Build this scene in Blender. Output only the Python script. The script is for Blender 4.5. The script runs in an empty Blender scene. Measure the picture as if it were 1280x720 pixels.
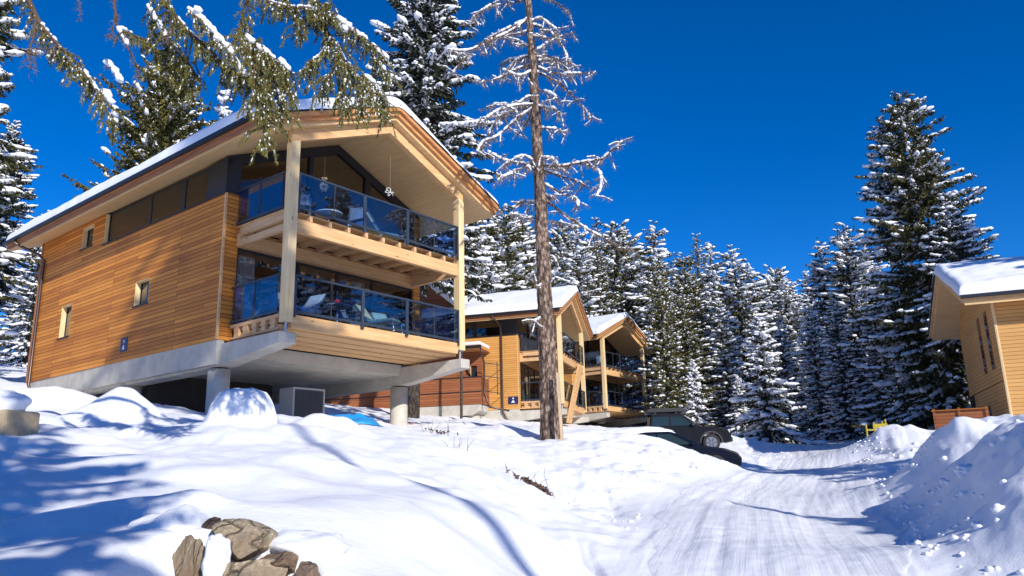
import bpy, math, random
import numpy as np
from mathutils import Vector, Matrix, noise as mnoise
rad = math.radians
C = bpy.context.scene.collection

# ------------------------------------------------------------------ camera, sky, sun
F_PX, PITCH, ROLL = 967.17, rad(13.829), rad(1.456)
cam_d = bpy.data.cameras.new("camera"); cam = bpy.data.objects.new("camera", cam_d); C.objects.link(cam)
cam_d.sensor_width = 36; cam_d.lens = F_PX / 1280 * 36; cam_d.clip_start = .05; cam_d.clip_end = 3000
cam.rotation_euler = (Matrix.Rotation(math.pi / 2 + PITCH, 3, 'X') @ Matrix.Rotation(-ROLL, 3, 'Z')).to_euler()
bpy.context.scene.camera = cam
SUN_AZ, SUN_EL = 150.0, 27.0          # azimuth clockwise from +Y (the view direction)
world = bpy.data.worlds.new("World"); bpy.context.scene.world = world; world.use_nodes = True
nt = world.node_tree; nt.nodes.clear()
sky = nt.nodes.new("ShaderNodeTexSky"); sky.sky_type = 'NISHITA'; sky.sun_disc = False
sky.sun_elevation = rad(SUN_EL); sky.sun_rotation = rad(SUN_AZ)
sky.altitude = 3500; sky.air_density = 1.0; sky.dust_density = 0.0; sky.ozone_density = 6.0
hsv = nt.nodes.new("ShaderNodeHueSaturation"); hsv.inputs['Saturation'].default_value = 1.24; hsv.inputs['Hue'].default_value = .507
bg = nt.nodes.new("ShaderNodeBackground"); bg.inputs['Strength'].default_value = 0.15
wo = nt.nodes.new("ShaderNodeOutputWorld")
nt.links.new(sky.outputs[0], hsv.inputs['Color']); nt.links.new(hsv.outputs[0], bg.inputs[0]); nt.links.new(bg.outputs[0], wo.inputs[0])
sun_d = bpy.data.lights.new("sun", 'SUN'); sun_d.energy = 4.6; sun_d.angle = rad(.53); sun_d.color = (1, .94, .85)
sun = bpy.data.objects.new("sun", sun_d); C.objects.link(sun)
sdir = Vector((math.sin(rad(SUN_AZ)) * math.cos(rad(SUN_EL)), math.cos(rad(SUN_AZ)) * math.cos(rad(SUN_EL)), math.sin(rad(SUN_EL))))
sun.rotation_euler = sdir.to_track_quat('Z', 'Y').to_euler(); sun.location = (0, 0, 60)
vs = bpy.context.scene.view_settings
vs.view_transform = 'Standard'; vs.look = 'None'; vs.exposure = 0.2; vs.gamma = 1; vs.use_curve_mapping = False

def at(px, py, Y):
    """world point seen at photo pixel (px,py) at forward distance Y"""
    a, b = px - 640, 360 - py
    c, s = math.cos(ROLL), math.sin(ROLL)
    X = c * a + s * b; Z = -s * a + c * b
    d = Vector((X, F_PX * math.cos(PITCH) - Z * math.sin(PITCH), F_PX * math.sin(PITCH) + Z * math.cos(PITCH)))
    return d * (Y / d.y)

# ------------------------------------------------------------------ material helpers
def mat(name, col=(.5, .5, .5), rough=.7, metal=0., spec=.5):
    m = bpy.data.materials.new(name); m.use_nodes = True
    b = m.node_tree.nodes['Principled BSDF']
    b.inputs['Base Color'].default_value = (*col, 1); b.inputs['Roughness'].default_value = rough
    b.inputs['Metallic'].default_value = metal; b.inputs['Specular IOR Level'].default_value = spec
    return m
def N(m, t, **kw):
    n = m.node_tree.nodes.new(t)
    for k, v in kw.items():
        if hasattr(n, k): setattr(n, k, v)
    return n
def L(m, a, b): m.node_tree.links.new(a, b)
def ramp(m, fac, stops):
    r = N(m, "ShaderNodeValToRGB"); el = r.color_ramp.elements
    while len(el) < len(stops): el.new(.5)
    for e, (p, c) in zip(el, stops): e.position = p; e.color = (*c, 1)
    L(m, fac, r.inputs[0]); return r.outputs[0]
def coords(m, scale=(1, 1, 1), kind='Object'):
    tc = N(m, "ShaderNodeTexCoord"); mp = N(m, "ShaderNodeMapping"); mp.inputs['Scale'].default_value = scale
    L(m, tc.outputs[kind], mp.inputs[0]); return mp.outputs[0]
def noise(m, vec, scale, detail=4, rough=.55):
    n = N(m, "ShaderNodeTexNoise"); n.inputs['Scale'].default_value = scale; n.inputs['Detail'].default_value = detail
    n.inputs['Roughness'].default_value = rough; L(m, vec, n.inputs['Vector']); return n.outputs[0]
def bump(m, h, strength=.3, dist=.02, prev=None):
    b = N(m, "ShaderNodeBump"); b.inputs['Strength'].default_value = strength; b.inputs['Distance'].default_value = dist
    L(m, h, b.inputs['Height'])
    if prev is not None: L(m, prev, b.inputs['Normal'])
    return b.outputs[0]
def P(m): return m.node_tree.nodes['Principled BSDF']
def mixc(m, f, a, b, mode='MIX'):
    x = N(m, "ShaderNodeMix"); x.data_type = 'RGBA'; x.blend_type = mode
    if isinstance(f, float): x.inputs[0].default_value = f
    else: L(m, f, x.inputs[0])
    for i, v in ((6, a), (7, b)):
        if isinstance(v, tuple): x.inputs[i].default_value = (*v, 1)
        else: L(m, v, x.inputs[i])
    return x.outputs[2]

def simple_noise_mat(name, c1, c2, scale, rough=.7, bs=.2, bd=.02, stretch=(1, 1, 1), metal=0):
    m = mat(name, c1, rough, metal); v = coords(m, stretch)
    n = noise(m, v, scale, 6, .6); L(m, ramp(m, n, [(.3, c1), (.7, c2)]), P(m).inputs['Base Color'])
    L(m, bump(m, n, bs, bd), P(m).inputs['Normal']); return m

# snow
def make_snow(name, packed=False):
    m = mat(name, (.84, .86, .9), .62, spec=.3); v = coords(m)
    n1 = noise(m, v, 9 if not packed else 5, 8, .65); n2 = noise(m, v, 70, 3, .6)
    nrm = bump(m, n1, .35 if not packed else .4, .035); nrm = bump(m, n2, .55, .008, nrm)
    L(m, nrm, P(m).inputs['Normal'])
    if packed:
        # tyre and groomer streaks running along the lane (lane direction in object space)
        tc = N(m, "ShaderNodeTexCoord"); mp = N(m, "ShaderNodeMapping"); m0 = N(m, "ShaderNodeMapping"); m0.inputs['Rotation'].default_value = (0, 0, rad(17)); L(m, tc.outputs['Object'], m0.inputs[0])
        mp.inputs['Scale'].default_value = (9, .12, 1); L(m, m0.outputs[0], mp.inputs[0])
        n3 = noise(m, mp.outputs[0], 1.0, 5, .7)
        nrm = bump(m, n3, .5, .035, nrm); L(m, nrm, P(m).inputs['Normal'])
        n4 = noise(m, v, 1.2, 5, .6)
        c = ramp(m, n4, [(.3, (.72, .74, .78)), (.7, (.82, .84, .88))])
        c = mixc(m, ramp(m, n3, [(.42, (1, 1, 1)), (.5, (0, 0, 0))]), c, (.66, .68, .73)) if False else c
        L(m, c, P(m).inputs['Base Color'])
    return m
M = {}
M['snow'] = make_snow('snow'); M['road'] = make_snow('packed_snow', True)
M['roof_snow'] = mat('roof_snow', (.86, .88, .92), .6, spec=.3)
_n = noise(M['roof_snow'], coords(M['roof_snow']), 3, 6, .6); L(M['roof_snow'], bump(M['roof_snow'], _n, .3, .04), P(M['roof_snow']).inputs['Normal'])
M['tree_snow'] = mat('tree_snow', (.86, .88, .92), .7, spec=.2)

def wood_mat(name, dark, light, boards=None, grain_axis='x', rough=.6, var=1.0, knots=True):
    """boards: board height (m) for horizontal cladding; vector = (x+y, z) so side and front walls both work"""
    m = mat(name, light, rough, spec=.3)
    tc = N(m, "ShaderNodeTexCoord"); sp = N(m, "ShaderNodeSeparateXYZ"); L(m, tc.outputs['Object'], sp.inputs[0])
    ad = N(m, "ShaderNodeMath", operation='ADD'); L(m, sp.outputs[0], ad.inputs[0]); L(m, sp.outputs[1], ad.inputs[1])
    cb = N(m, "ShaderNodeCombineXYZ")
    if boards:
        L(m, ad.outputs[0], cb.inputs[0]); L(m, sp.outputs[2], cb.inputs[1])
        br = N(m, "ShaderNodeTexBrick"); br.inputs['Scale'].default_value = 1; br.inputs['Brick Width'].default_value = 4.2
        br.inputs['Row Height'].default_value = boards; br.inputs['Mortar Size'].default_value = .007; br.inputs['Mortar Smooth'].default_value = .1
        br.inputs['Color1'].default_value = (0, 0, 0, 1); br.inputs['Color2'].default_value = (1, 1, 1, 1); br.inputs['Mortar'].default_value = (.5, .5, .5, 1)
        br.offset = .37; br.offset_frequency = 3
        L(m, cb.outputs[0], br.inputs['Vector'])
        mp = N(m, "ShaderNodeMapping"); mp.inputs['Scale'].default_value = (.35, 16, 1); L(m, cb.outputs[0], mp.inputs[0])
        g = noise(m, mp.outputs[0], 1.6, 6, .65)
        g2 = noise(m, cb.outputs[0], .35, 3, .5)
        s = N(m, "ShaderNodeMath", operation='MULTIPLY_ADD'); s.inputs[1].default_value = .24 * var
        L(m, br.outputs['Color'], s.inputs[0])
        a2 = N(m, "ShaderNodeMath", operation='MULTIPLY_ADD'); a2.inputs[1].default_value = .5; L(m, g, a2.inputs[0]); L(m, s.outputs[0], a2.inputs[2])
        s.inputs[2].default_value = .02
        a3 = N(m, "ShaderNodeMath", operation='MULTIPLY_ADD'); a3.inputs[1].default_value = .3; L(m, g2, a3.inputs[0]); L(m, a2.outputs[0], a3.inputs[2])
        col = ramp(m, a3.outputs[0], [(.3, dark), (.78, light)])
        col = mixc(m, br.outputs['Fac'], col, tuple(c * .25 for c in dark))
        L(m, col, P(m).inputs['Base Color'])
        inv = N(m, "ShaderNodeMath", operation='SUBTRACT'); inv.inputs[0].default_value = 1; L(m, br.outputs['Fac'], inv.inputs[1])
        nn = bump(m, inv.outputs[0], .7, .012); L(m, bump(m, g, .15, .01, nn), P(m).inputs['Normal'])
    else:
        sc = {'x': (.6, 9, 9), 'y': (9, .6, 9), 'z': (9, 9, .6)}[grain_axis]
        v = coords(m, sc); g = noise(m, v, 1.5, 6, .6)
        v2 = coords(m); n2 = noise(m, v2, 1.1, 3)
        col = ramp(m, g, [(.3, dark), (.65, light)])
        col = mixc(m, ramp(m, n2, [(.35, (0, 0, 0)), (.7, (.5, .5, .5))]), col, tuple(c * .8 for c in light))
        if knots:
            vo = N(m, "ShaderNodeTexVoronoi"); vo.inputs['Scale'].default_value = 1.0
            v3 = coords(m, {'x': (1.3, 5, 5), 'y': (5, 1.3, 5), 'z': (5, 5, 1.3)}[grain_axis]); L(m, v3, vo.inputs['Vector'])
            k = ramp(m, vo.outputs['Distance'], [(.05, (1, 1, 1)), (.11, (0, 0, 0))])
            col = mixc(m, k, col, tuple(c * .35 for c in dark))
        L(m, col, P(m).inputs['Base Color']); L(m, bump(m, g, .12, .006), P(m).inputs['Normal'])
    return m
M['cladding'] = wood_mat('larch_cladding', (.28, .08, .012), (.82, .33, .055), .125)
M['cladding_sunlit'] = wood_mat('sunlit_larch_cladding', (.50, .22, .05), (.76, .42, .13), .125, var=.7)  # brighter copy of the larch boards, stronger sun put into the colour
M['cladding_pale'] = wood_mat('pale_larch_cladding', (.50, .25, .08), (.74, .42, .14), .15, var=.6)
M['fence_and_shade_wood'] = wood_mat('reddish_boards', (.22, .07, .03), (.40, .15, .06), .14)  # reddish fence boards; their darker tone also stands for shade on the annex
M['post'] = wood_mat('pale_spruce_post', (.66, .46, .22), (.84, .64, .36), None, 'z')
M['beam'] = wood_mat('spruce_beam', (.54, .29, .12), (.76, .48, .23), None, 'x')
M['beam_y'] = wood_mat('spruce_joist', (.50, .28, .13), (.70, .46, .25), None, 'y')
M['fascia'] = wood_mat('larch_fascia', (.40, .15, .05), (.64, .31, .12), None, 'x', knots=False)
M['fascia_y'] = wood_mat('larch_eave_board', (.20, .075, .03), (.40, .17, .075), None, 'y', knots=False)
M['soffit'] = wood_mat('soffit_ply', (.60, .38, .16), (.74, .51, .26), None, 'y', knots=False)
M['plank'] = wood_mat('weathered_plank', (.36, .26, .16), (.55, .42, .28), None, 'z')
M['block'] = wood_mat('sawn_block', (.38, .28, .16), (.58, .45, .28), None, 'x')
M['concrete'] = simple_noise_mat('concrete', (.40, .38, .33), (.56, .53, .46), 2.2, .85, .25, .01)
M['dark'] = mat('dark_window_frame', (.018, .02, .025), .45)
M['rail'] = mat('slate_rail_metal', (.045, .062, .09), .4, .3)
M['pipe'] = mat('brown_downpipe', (.09, .06, .05), .35, .6)
M['gutter'] = mat('dark_gutter', (.03, .033, .038), .4, .5)
M['steel'] = mat('galvanised_steel', (.5, .52, .55), .35, .9)
M['interior'] = simple_noise_mat('room_wall', (.34, .26, .18), (.46, .36, .25), 2, .8)
M['curtain'] = mat('pale_curtain', (.62, .64, .62), .85)
M['room_dark'] = mat('room_floor', (.05, .04, .035), .6)
def glass_mat(name, tint, refl, base_fac):
    m = bpy.data.materials.new(name); m.use_nodes = True; t = m.node_tree; t.nodes.clear()
    out = t.nodes.new("ShaderNodeOutputMaterial"); tr = t.nodes.new("ShaderNodeBsdfTransparent"); tr.inputs[0].default_value = (*tint, 1)
    gl = t.nodes.new("ShaderNodeBsdfGlossy"); gl.inputs['Roughness'].default_value = .01; gl.inputs[0].default_value = (*refl, 1)
    fr = t.nodes.new("ShaderNodeFresnel"); fr.inputs[0].default_value = 1.5
    ad = t.nodes.new("ShaderNodeMath"); ad.operation = 'ADD'; ad.use_clamp = True; ad.inputs[1].default_value = base_fac
    mx = t.nodes.new("ShaderNodeMixShader")
    t.links.new(fr.outputs[0], ad.inputs[0]); ge = t.nodes.new('ShaderNodeNewGeometry'); iv = t.nodes.new('ShaderNodeMath'); iv.operation = 'SUBTRACT'; iv.inputs[0].default_value = 1; mu = t.nodes.new('ShaderNodeMath'); mu.operation = 'MULTIPLY'
    t.links.new(ge.outputs['Backfacing'], iv.inputs[1]); t.links.new(ad.outputs[0], mu.inputs[0]); t.links.new(iv.outputs[0], mu.inputs[1]); t.links.new(mu.outputs[0], mx.inputs[0]); t.links.new(tr.outputs[0], mx.inputs[1]); t.links.new(gl.outputs[0], mx.inputs[2])
    t.links.new(mx.outputs[0], out.inputs[0]); return m
M['glass'] = glass_mat('window_glass', (.70, .72, .74), (1, 1, 1), .10)
M['glass_dark'] = glass_mat('dark_tinted_glass', (.22, .24, .26), (1, 1, 1), .06)
M['rail_glass'] = glass_mat('blue_balustrade_glass', (.56, .70, .90), (.85, .92, 1), .12)
M['rail_glass_clear'] = glass_mat('grey_balustrade_glass', (.62, .68, .72), (1, 1, 1), .06)

def foliage_mat(name, c1, c2):
    m = mat(name, c1, .65, spec=.25)
    n = noise(m, coords(m), 1.3, 3, .6); g = N(m, "ShaderNodeNewGeometry")
    a = N(m, "ShaderNodeMath", operation='MULTIPLY_ADD'); L(m, g.outputs['Random Per Island'], a.inputs[0]); a.inputs[1].default_value = .45; L(m, n, a.inputs[2])
    L(m, ramp(m, a.outputs[0], [(.45, c1), (.95, c2)]), P(m).inputs['Base Color']); return m
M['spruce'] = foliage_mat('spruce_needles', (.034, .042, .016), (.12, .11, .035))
M['spruce_dark'] = foliage_mat('shaded_spruce_needles', (.018, .026, .016), (.05, .055, .028))  # darker copy of the spruce needles, forest shade put into the colour
M['pine'] = foliage_mat('pine_needles', (.055, .06, .018), (.17, .15, .045))
M['olive'] = foliage_mat('olive_hanging_needles', (.065, .07, .018), (.25, .225, .055))
def bark_mat(name, c1, c2, sc):
    m = mat(name, c1, .9, spec=.2); v = coords(m, (1, 1, .42))
    n = noise(m, v, sc, 8, .7); vo = N(m, "ShaderNodeTexVoronoi"); vo.inputs['Scale'].default_value = sc * 1.3; L(m, v, vo.inputs['Vector'])
    col = ramp(m, n, [(.40, c1), (.58, c2)]); col = mixc(m, ramp(m, vo.outputs['Distance'], [(.35, (0, 0, 0)), (.7, (.85, .85, .85))]), col, c1)
    L(m, col, P(m).inputs['Base Color']); nn = bump(m, vo.outputs['Distance'], .9, .05); L(m, bump(m, n, .7, .03, nn), P(m).inputs['Normal']); return m
M['larch_bark'] = bark_mat('larch_bark', (.06, .04, .03), (.40, .29, .22), 9)
M['bark'] = bark_mat('spruce_bark', (.045, .035, .028), (.13, .105, .085), 9)
M['twig'] = mat('dry_twigs', (.10, .06, .04), .85)
M['greytwig'] = mat('lichen_twigs', (.22, .17, .13), .85)

# ------------------------------------------------------------------ mesh helpers
class MB:
    def __init__(s): s.v = []; s.f = []; s.m = []; s.mats = []
    def slot(s, m):
        if m is None: return 0
        if m not in s.mats: s.mats.append(m)
        return s.mats.index(m)
    def poly(s, pts, faces, m=None):
        k = len(s.v); s.v += [tuple(p) for p in pts]; i = s.slot(m)
        for f in faces: s.f.append([k + j for j in f]); s.m.append(i)
    def box(s, x0, x1, y0, y1, z0, z1, m=None):
        p = [(x, y, z) for z in (z0, z1) for y in (y0, y1) for x in (x0, x1)]
        s.poly(p, [(0, 2, 3, 1), (4, 5, 7, 6), (0, 1, 5, 4), (2, 6, 7, 3), (0, 4, 6, 2), (1, 3, 7, 5)], m)
    def prism(s, pts, d0, d1, axis, m=None):
        """2D polygon extruded along axis between d0 and d1; pts are the two other coords in xyz order"""
        def mk(a, b, d):
            return {'x': (d, a, b), 'y': (a, d, b), 'z': (a, b, d)}[axis]
        n = len(pts); p = [mk(a, b, d0) for a, b in pts] + [mk(a, b, d1) for a, b in pts]
        fs = [tuple(range(n))[::-1], tuple(range(n, 2 * n))] + [(i, (i + 1) % n, n + (i + 1) % n, n + i) for i in range(n)]
        s.poly(p, fs, m)
    def tube(s, pts, r, n=8, m=None, cap=True):
        pts = [Vector(p) for p in pts]; rs = r if hasattr(r, '__len__') else [r] * len(pts)
        ring = []; k = len(s.v); i = s.slot(m); ref = None
        for j, p in enumerate(pts):
            t = (pts[min(j + 1, len(pts) - 1)] - pts[max(j - 1, 0)])
            if t.length < 1e-9: t = Vector((0, 0, 1))
            t.normalize()
            if ref is None: ref = t.orthogonal().normalized()
            a = (ref - t * ref.dot(t))
            a = a.normalized() if a.length > 1e-6 else t.orthogonal().normalized()
            ref = a; b = t.cross(a)
            for q in range(n):
                an = 2 * math.pi * q / n; s.v.append(tuple(p + (a * math.cos(an) + b * math.sin(an)) * rs[j]))
        for j in range(len(pts) - 1):
            for q in range(n):
                s.f.append([k + j * n + q, k + j * n + (q + 1) % n, k + (j + 1) * n + (q + 1) % n, k + (j + 1) * n + q]); s.m.append(i)
        if cap:
            s.f.append([k + q for q in range(n)][::-1]); s.m.append(i)
            e = k + (len(pts) - 1) * n; s.f.append([e + q for q in range(n)]); s.m.append(i)
    def build(s, name, m=None, parent=None, smooth=False, bevel=0):
        me = bpy.data.meshes.new(name); me.from_pydata(s.v, [], s.f)
        if s.mats:
            for mm in s.mats: me.materials.append(mm)
            me.polygons.foreach_set('material_index', s.m)
        elif m: me.materials.append(m)
        if smooth: me.polygons.foreach_set('use_smooth', [True] * len(me.polygons))
        me.update(); o = bpy.data.objects.new(name, me); C.objects.link(o)
        if parent: o.parent = parent
        if bevel:
            b = o.modifiers.new('bevel', 'BEVEL'); b.width = bevel; b.segments = 2; b.limit_method = 'ANGLE'
        return o
def np_mesh(name, V, Fc, m, parent=None, smooth=False, idx=None):
    """V (n,3), Fc (k,3|4) arrays or list of such arrays"""
    me = bpy.data.meshes.new(name); Fl = Fc if isinstance(Fc, list) else [Fc]
    me.vertices.add(len(V)); me.vertices.foreach_set('co', np.asarray(V, np.float32).ravel())
    li = np.concatenate([f.ravel() for f in Fl]); tot = np.concatenate([np.full(len(f), f.shape[1]) for f in Fl])
    st = np.concatenate([[0], np.cumsum(tot)[:-1]])
    me.loops.add(len(li)); me.loops.foreach_set('vertex_index', li.astype(np.int32))
    me.polygons.add(len(tot)); me.polygons.foreach_set('loop_start', st.astype(np.int32)); me.polygons.foreach_set('loop_total', tot.astype(np.int32))
    me.materials.append(m)
    if smooth: me.polygons.foreach_set('use_smooth', np.ones(len(tot), bool))
    me.update(calc_edges=True); me.validate()
    o = bpy.data.objects.new(name, me); C.objects.link(o)
    if parent: o.parent = parent
    return o
def tag(o, label=None, cat=None, group=None, kind=None):
    if label: o['label'] = label
    if cat: o['category'] = cat
    if group: o['group'] = group
    if kind: o['kind'] = kind
    return o
def empty(name, loc=(0, 0, 0), rz=0.):
    o = bpy.data.objects.new(name, None); C.objects.link(o); o.location = loc; o.rotation_euler = (0, 0, rz); o.empty_display_size = .3; return o
def copy_tree(o, parent=None):
    c = o.copy(); C.objects.link(c)
    if parent: c.parent = parent
    for ch in list(o.children): copy_tree(ch, c)
    return c
# cheap vectorised value noise
_rs = np.random.RandomState(5); _perm = _rs.rand(512, 512)
def vnoise(x, y):
    xi = np.floor(x).astype(int); yi = np.floor(y).astype(int); fx = x - xi; fy = y - yi
    fx = fx * fx * fx * (fx * (fx * 6 - 15) + 10); fy = fy * fy * fy * (fy * (fy * 6 - 15) + 10)
    g = lambda a, b: _perm[a % 512, b % 512]
    return ((g(xi, yi) * (1 - fx) + g(xi + 1, yi) * fx) * (1 - fy) + (g(xi, yi + 1) * (1 - fx) + g(xi + 1, yi + 1) * fx) * fy) * 2 - 1
def fbm(x, y, o=4, g=.5):
    s = 0; a = 1; 
    for k in range(o): s = s + a * vnoise(x * 2 ** k + 17.3 * k, y * 2 ** k + 9.1 * k); a *= g
    return s
def sstep(a, b, x): t = np.clip((x - a) / (b - a), 0, 1); return t * t * (3 - 2 * t)

# ------------------------------------------------------------------ terrain
CP = [  # (pixel x, pixel y, forward distance) of ground points seen in the photo
 (0,718,3.5),(0,660,4.6),(60,620,5.5),(150,700,3.9),(150,650,4.7),(200,600,6.0),(0,600,6.6),(60,575,7.6),(330,562,8),(200,560,8.2),(110,572,7.6),
 (245,655,4.85),(245,625,5.3),(300,620,5.5),(350,655,4.95),(400,700,4.3),(450,690,4.6),(450,590,8),(560,615,8),(640,645,8),(700,682,8),(724,716,8.2),
 (380,620,5.8),(480,640,5.8),(560,680,5.6),(640,700,6.2),(500,715,4.7),(600,715,5.6),(670,715,7.2),
 (728,700,9.6),(722,660,12),(705,630,14.5),(665,612,15),(640,600,14.5),(612,582,14.5),
 (0,548,11),(60,540,11.5),(100,540,12),(160,545,12.5),(230,532,13.5),(300,530,13.5),(360,538,13.5),(420,545,14),(480,560,13.5),(450,575,11),(540,590,12),(590,600,12),
 (20,490,20),(60,497,18),(100,508,17),(200,520,17),(240,527,17.5),(340,524,17.5),(420,530,18),(460,536,19),(497,540,22),(540,545,19),(560,560,15.5),(590,570,15),
 (545,533,25),(600,529,29),(640,533,30),(665,537,27),(690,553,24),(720,540,29),(640,560,19),(690,580,19),(660,590,17),(620,560,18),
 (720,600,17),(760,590,18),(820,590,20),(880,592,21.5),(925,603,21.5),(760,565,22),(820,567,23),(880,580,23.5),(770,552,27),(735,545,30),
 (720,625,15.5),(800,626,15.8),(880,622,17),(950,603,22),(975,575,33),(960,566,38),
 (940,552,46),(1000,553,50),(1060,552,48),(900,545,44),(780,545,42),
 (760,536,52),(700,532,42),(850,545,60),
 (1182,716,9.1),(1240,718,9.0),(1150,670,12),(1128,630,16),(1108,602,21),(1085,582,28),(1075,560,39),
 (1278,546,10.9),(1235,542,13.6),(1200,536,16.6),(1175,554,18.8),(1150,580,18.8),(1278,600,9.9),(1278,655,9.2),(1205,650,11.4),(1225,592,12.5),(1185,600,14.6),(1160,640,13.2),(1262,542,14.5),(1240,540,18),
 (1112,534,29),(1090,545,30),(1145,540,31),(1190,537,32),(1095,572,27),(1125,572,26.5),(1150,560,27),(1240,535,29),(1070,556,44),
 (770,547,26),(795,547,26),(815,549,26),(840,556,26),(862,566,26),(885,577,26),(908,587,26.2),(800,556,25),(850,570,25),(840,588,27.2),(790,575,27.2),(900,590,27.2),(800,566,38),(890,566,38),(850,566,39),(830,556,32),(890,557,33),
 (950,640,14.5),(1000,700,9.8),(850,700,10.),(900,660,12.5),(1050,620,18),(1000,590,26)]
W3 = [  # extra ground points outside the frame (x, y, z)
 (0,0,-1.62),(3,0,-1.6),(0,2,-1.55),(-3,0,-1.1),(-6,2,-.5),(-8,6,.2),(-12,10,1.2),(-16,16,2.2),(-25,20,4),(-30,30,5.5),(-24,38,5.5),(-14,40,4.6),(2,4,-1.4),(4,4,-1.4),(8,5,.2),(11,9,1.0),(16,14,1.2),
 (25,20,1.5),(30,30,1.8),(26,38,2.2),(40,45,3),(0,-10,-2.2),(5,-10,-2.2),(-10,-10,-1.5),(12,-8,-1),(20,0,.3),(-20,0,1),(-40,10,5),(40,10,1.5),
 (-6,24,1.75),(-9,28,2.2),(-12,24,2.4),(-3.5,30,2.0),(-15,31,2.8),(-8,36,3.0),(0,40,2.4),(0,-40,-5),(-40,-30,0),(40,-30,-2),
 (-40,60,10),(-20,65,7),(0,70,5),(20,70,3.5),(40,70,4),(70,60,6),(-70,40,12),(-70,100,18),(0,100,10),(50,100,9),(0,140,18),(90,100,12),(-100,150,30),(100,150,20),(0,200,30)]
cp = np.array([tuple(at(*c)) for c in CP] + W3)
cx, cz = cp[:, :2], cp[:, 2]
def ker(d2, y=None): return np.sqrt(d2 + .55)
D2 = ((cx[:, None] - cx[None]) ** 2).sum(-1)
n_ = len(cx); Am = np.zeros((n_ + 3, n_ + 3)); Am[:n_, :n_] = ker(D2) - np.eye(n_) * .04
Am[:n_, n_] = 1; Am[:n_, n_ + 1:] = cx; Am[n_, :n_] = 1; Am[n_ + 1:, :n_] = cx.T
sol = np.linalg.solve(Am, np.concatenate([cz, np.zeros(3)]))
# lane: left/right edges by forward distance
LY = np.array([-40, 0, 9, 16, 22, 28, 34, 43, 52, 60.]); LL = np.array([-12, -1.6, .9, 2.2, 5.0, 8.6, 11.6, 14.2, 15.0, 15.6]); LR = np.array([-6, 2.6, 4.75, 7.6, 9.9, 12.2, 14.7, 18.4, 20.5, 21.5])
def lane(y): return np.interp(y, LY, LL), np.interp(y, LY, LR)
def base_h(x, y):
    sh = x.shape; X = np.stack([x.ravel(), y.ravel()], -1); out = np.empty(len(X))
    for i in range(0, len(X), 40000):
        d2 = ((X[i:i + 40000, None] - cx[None]) ** 2).sum(-1); out[i:i + 40000] = ker(d2) @ sol[:n_] + sol[n_] + X[i:i + 40000] @ sol[n_ + 1:]
    return out.reshape(sh)
ROCK = at(310, 690, 4.5)
def bmp(x, y, px, py, Y, h, sx, sy):
    p = at(px, py, Y); return h * np.exp(-((x - p.x) / sx) ** 2 - ((y - p.y) / sy) ** 2)
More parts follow.
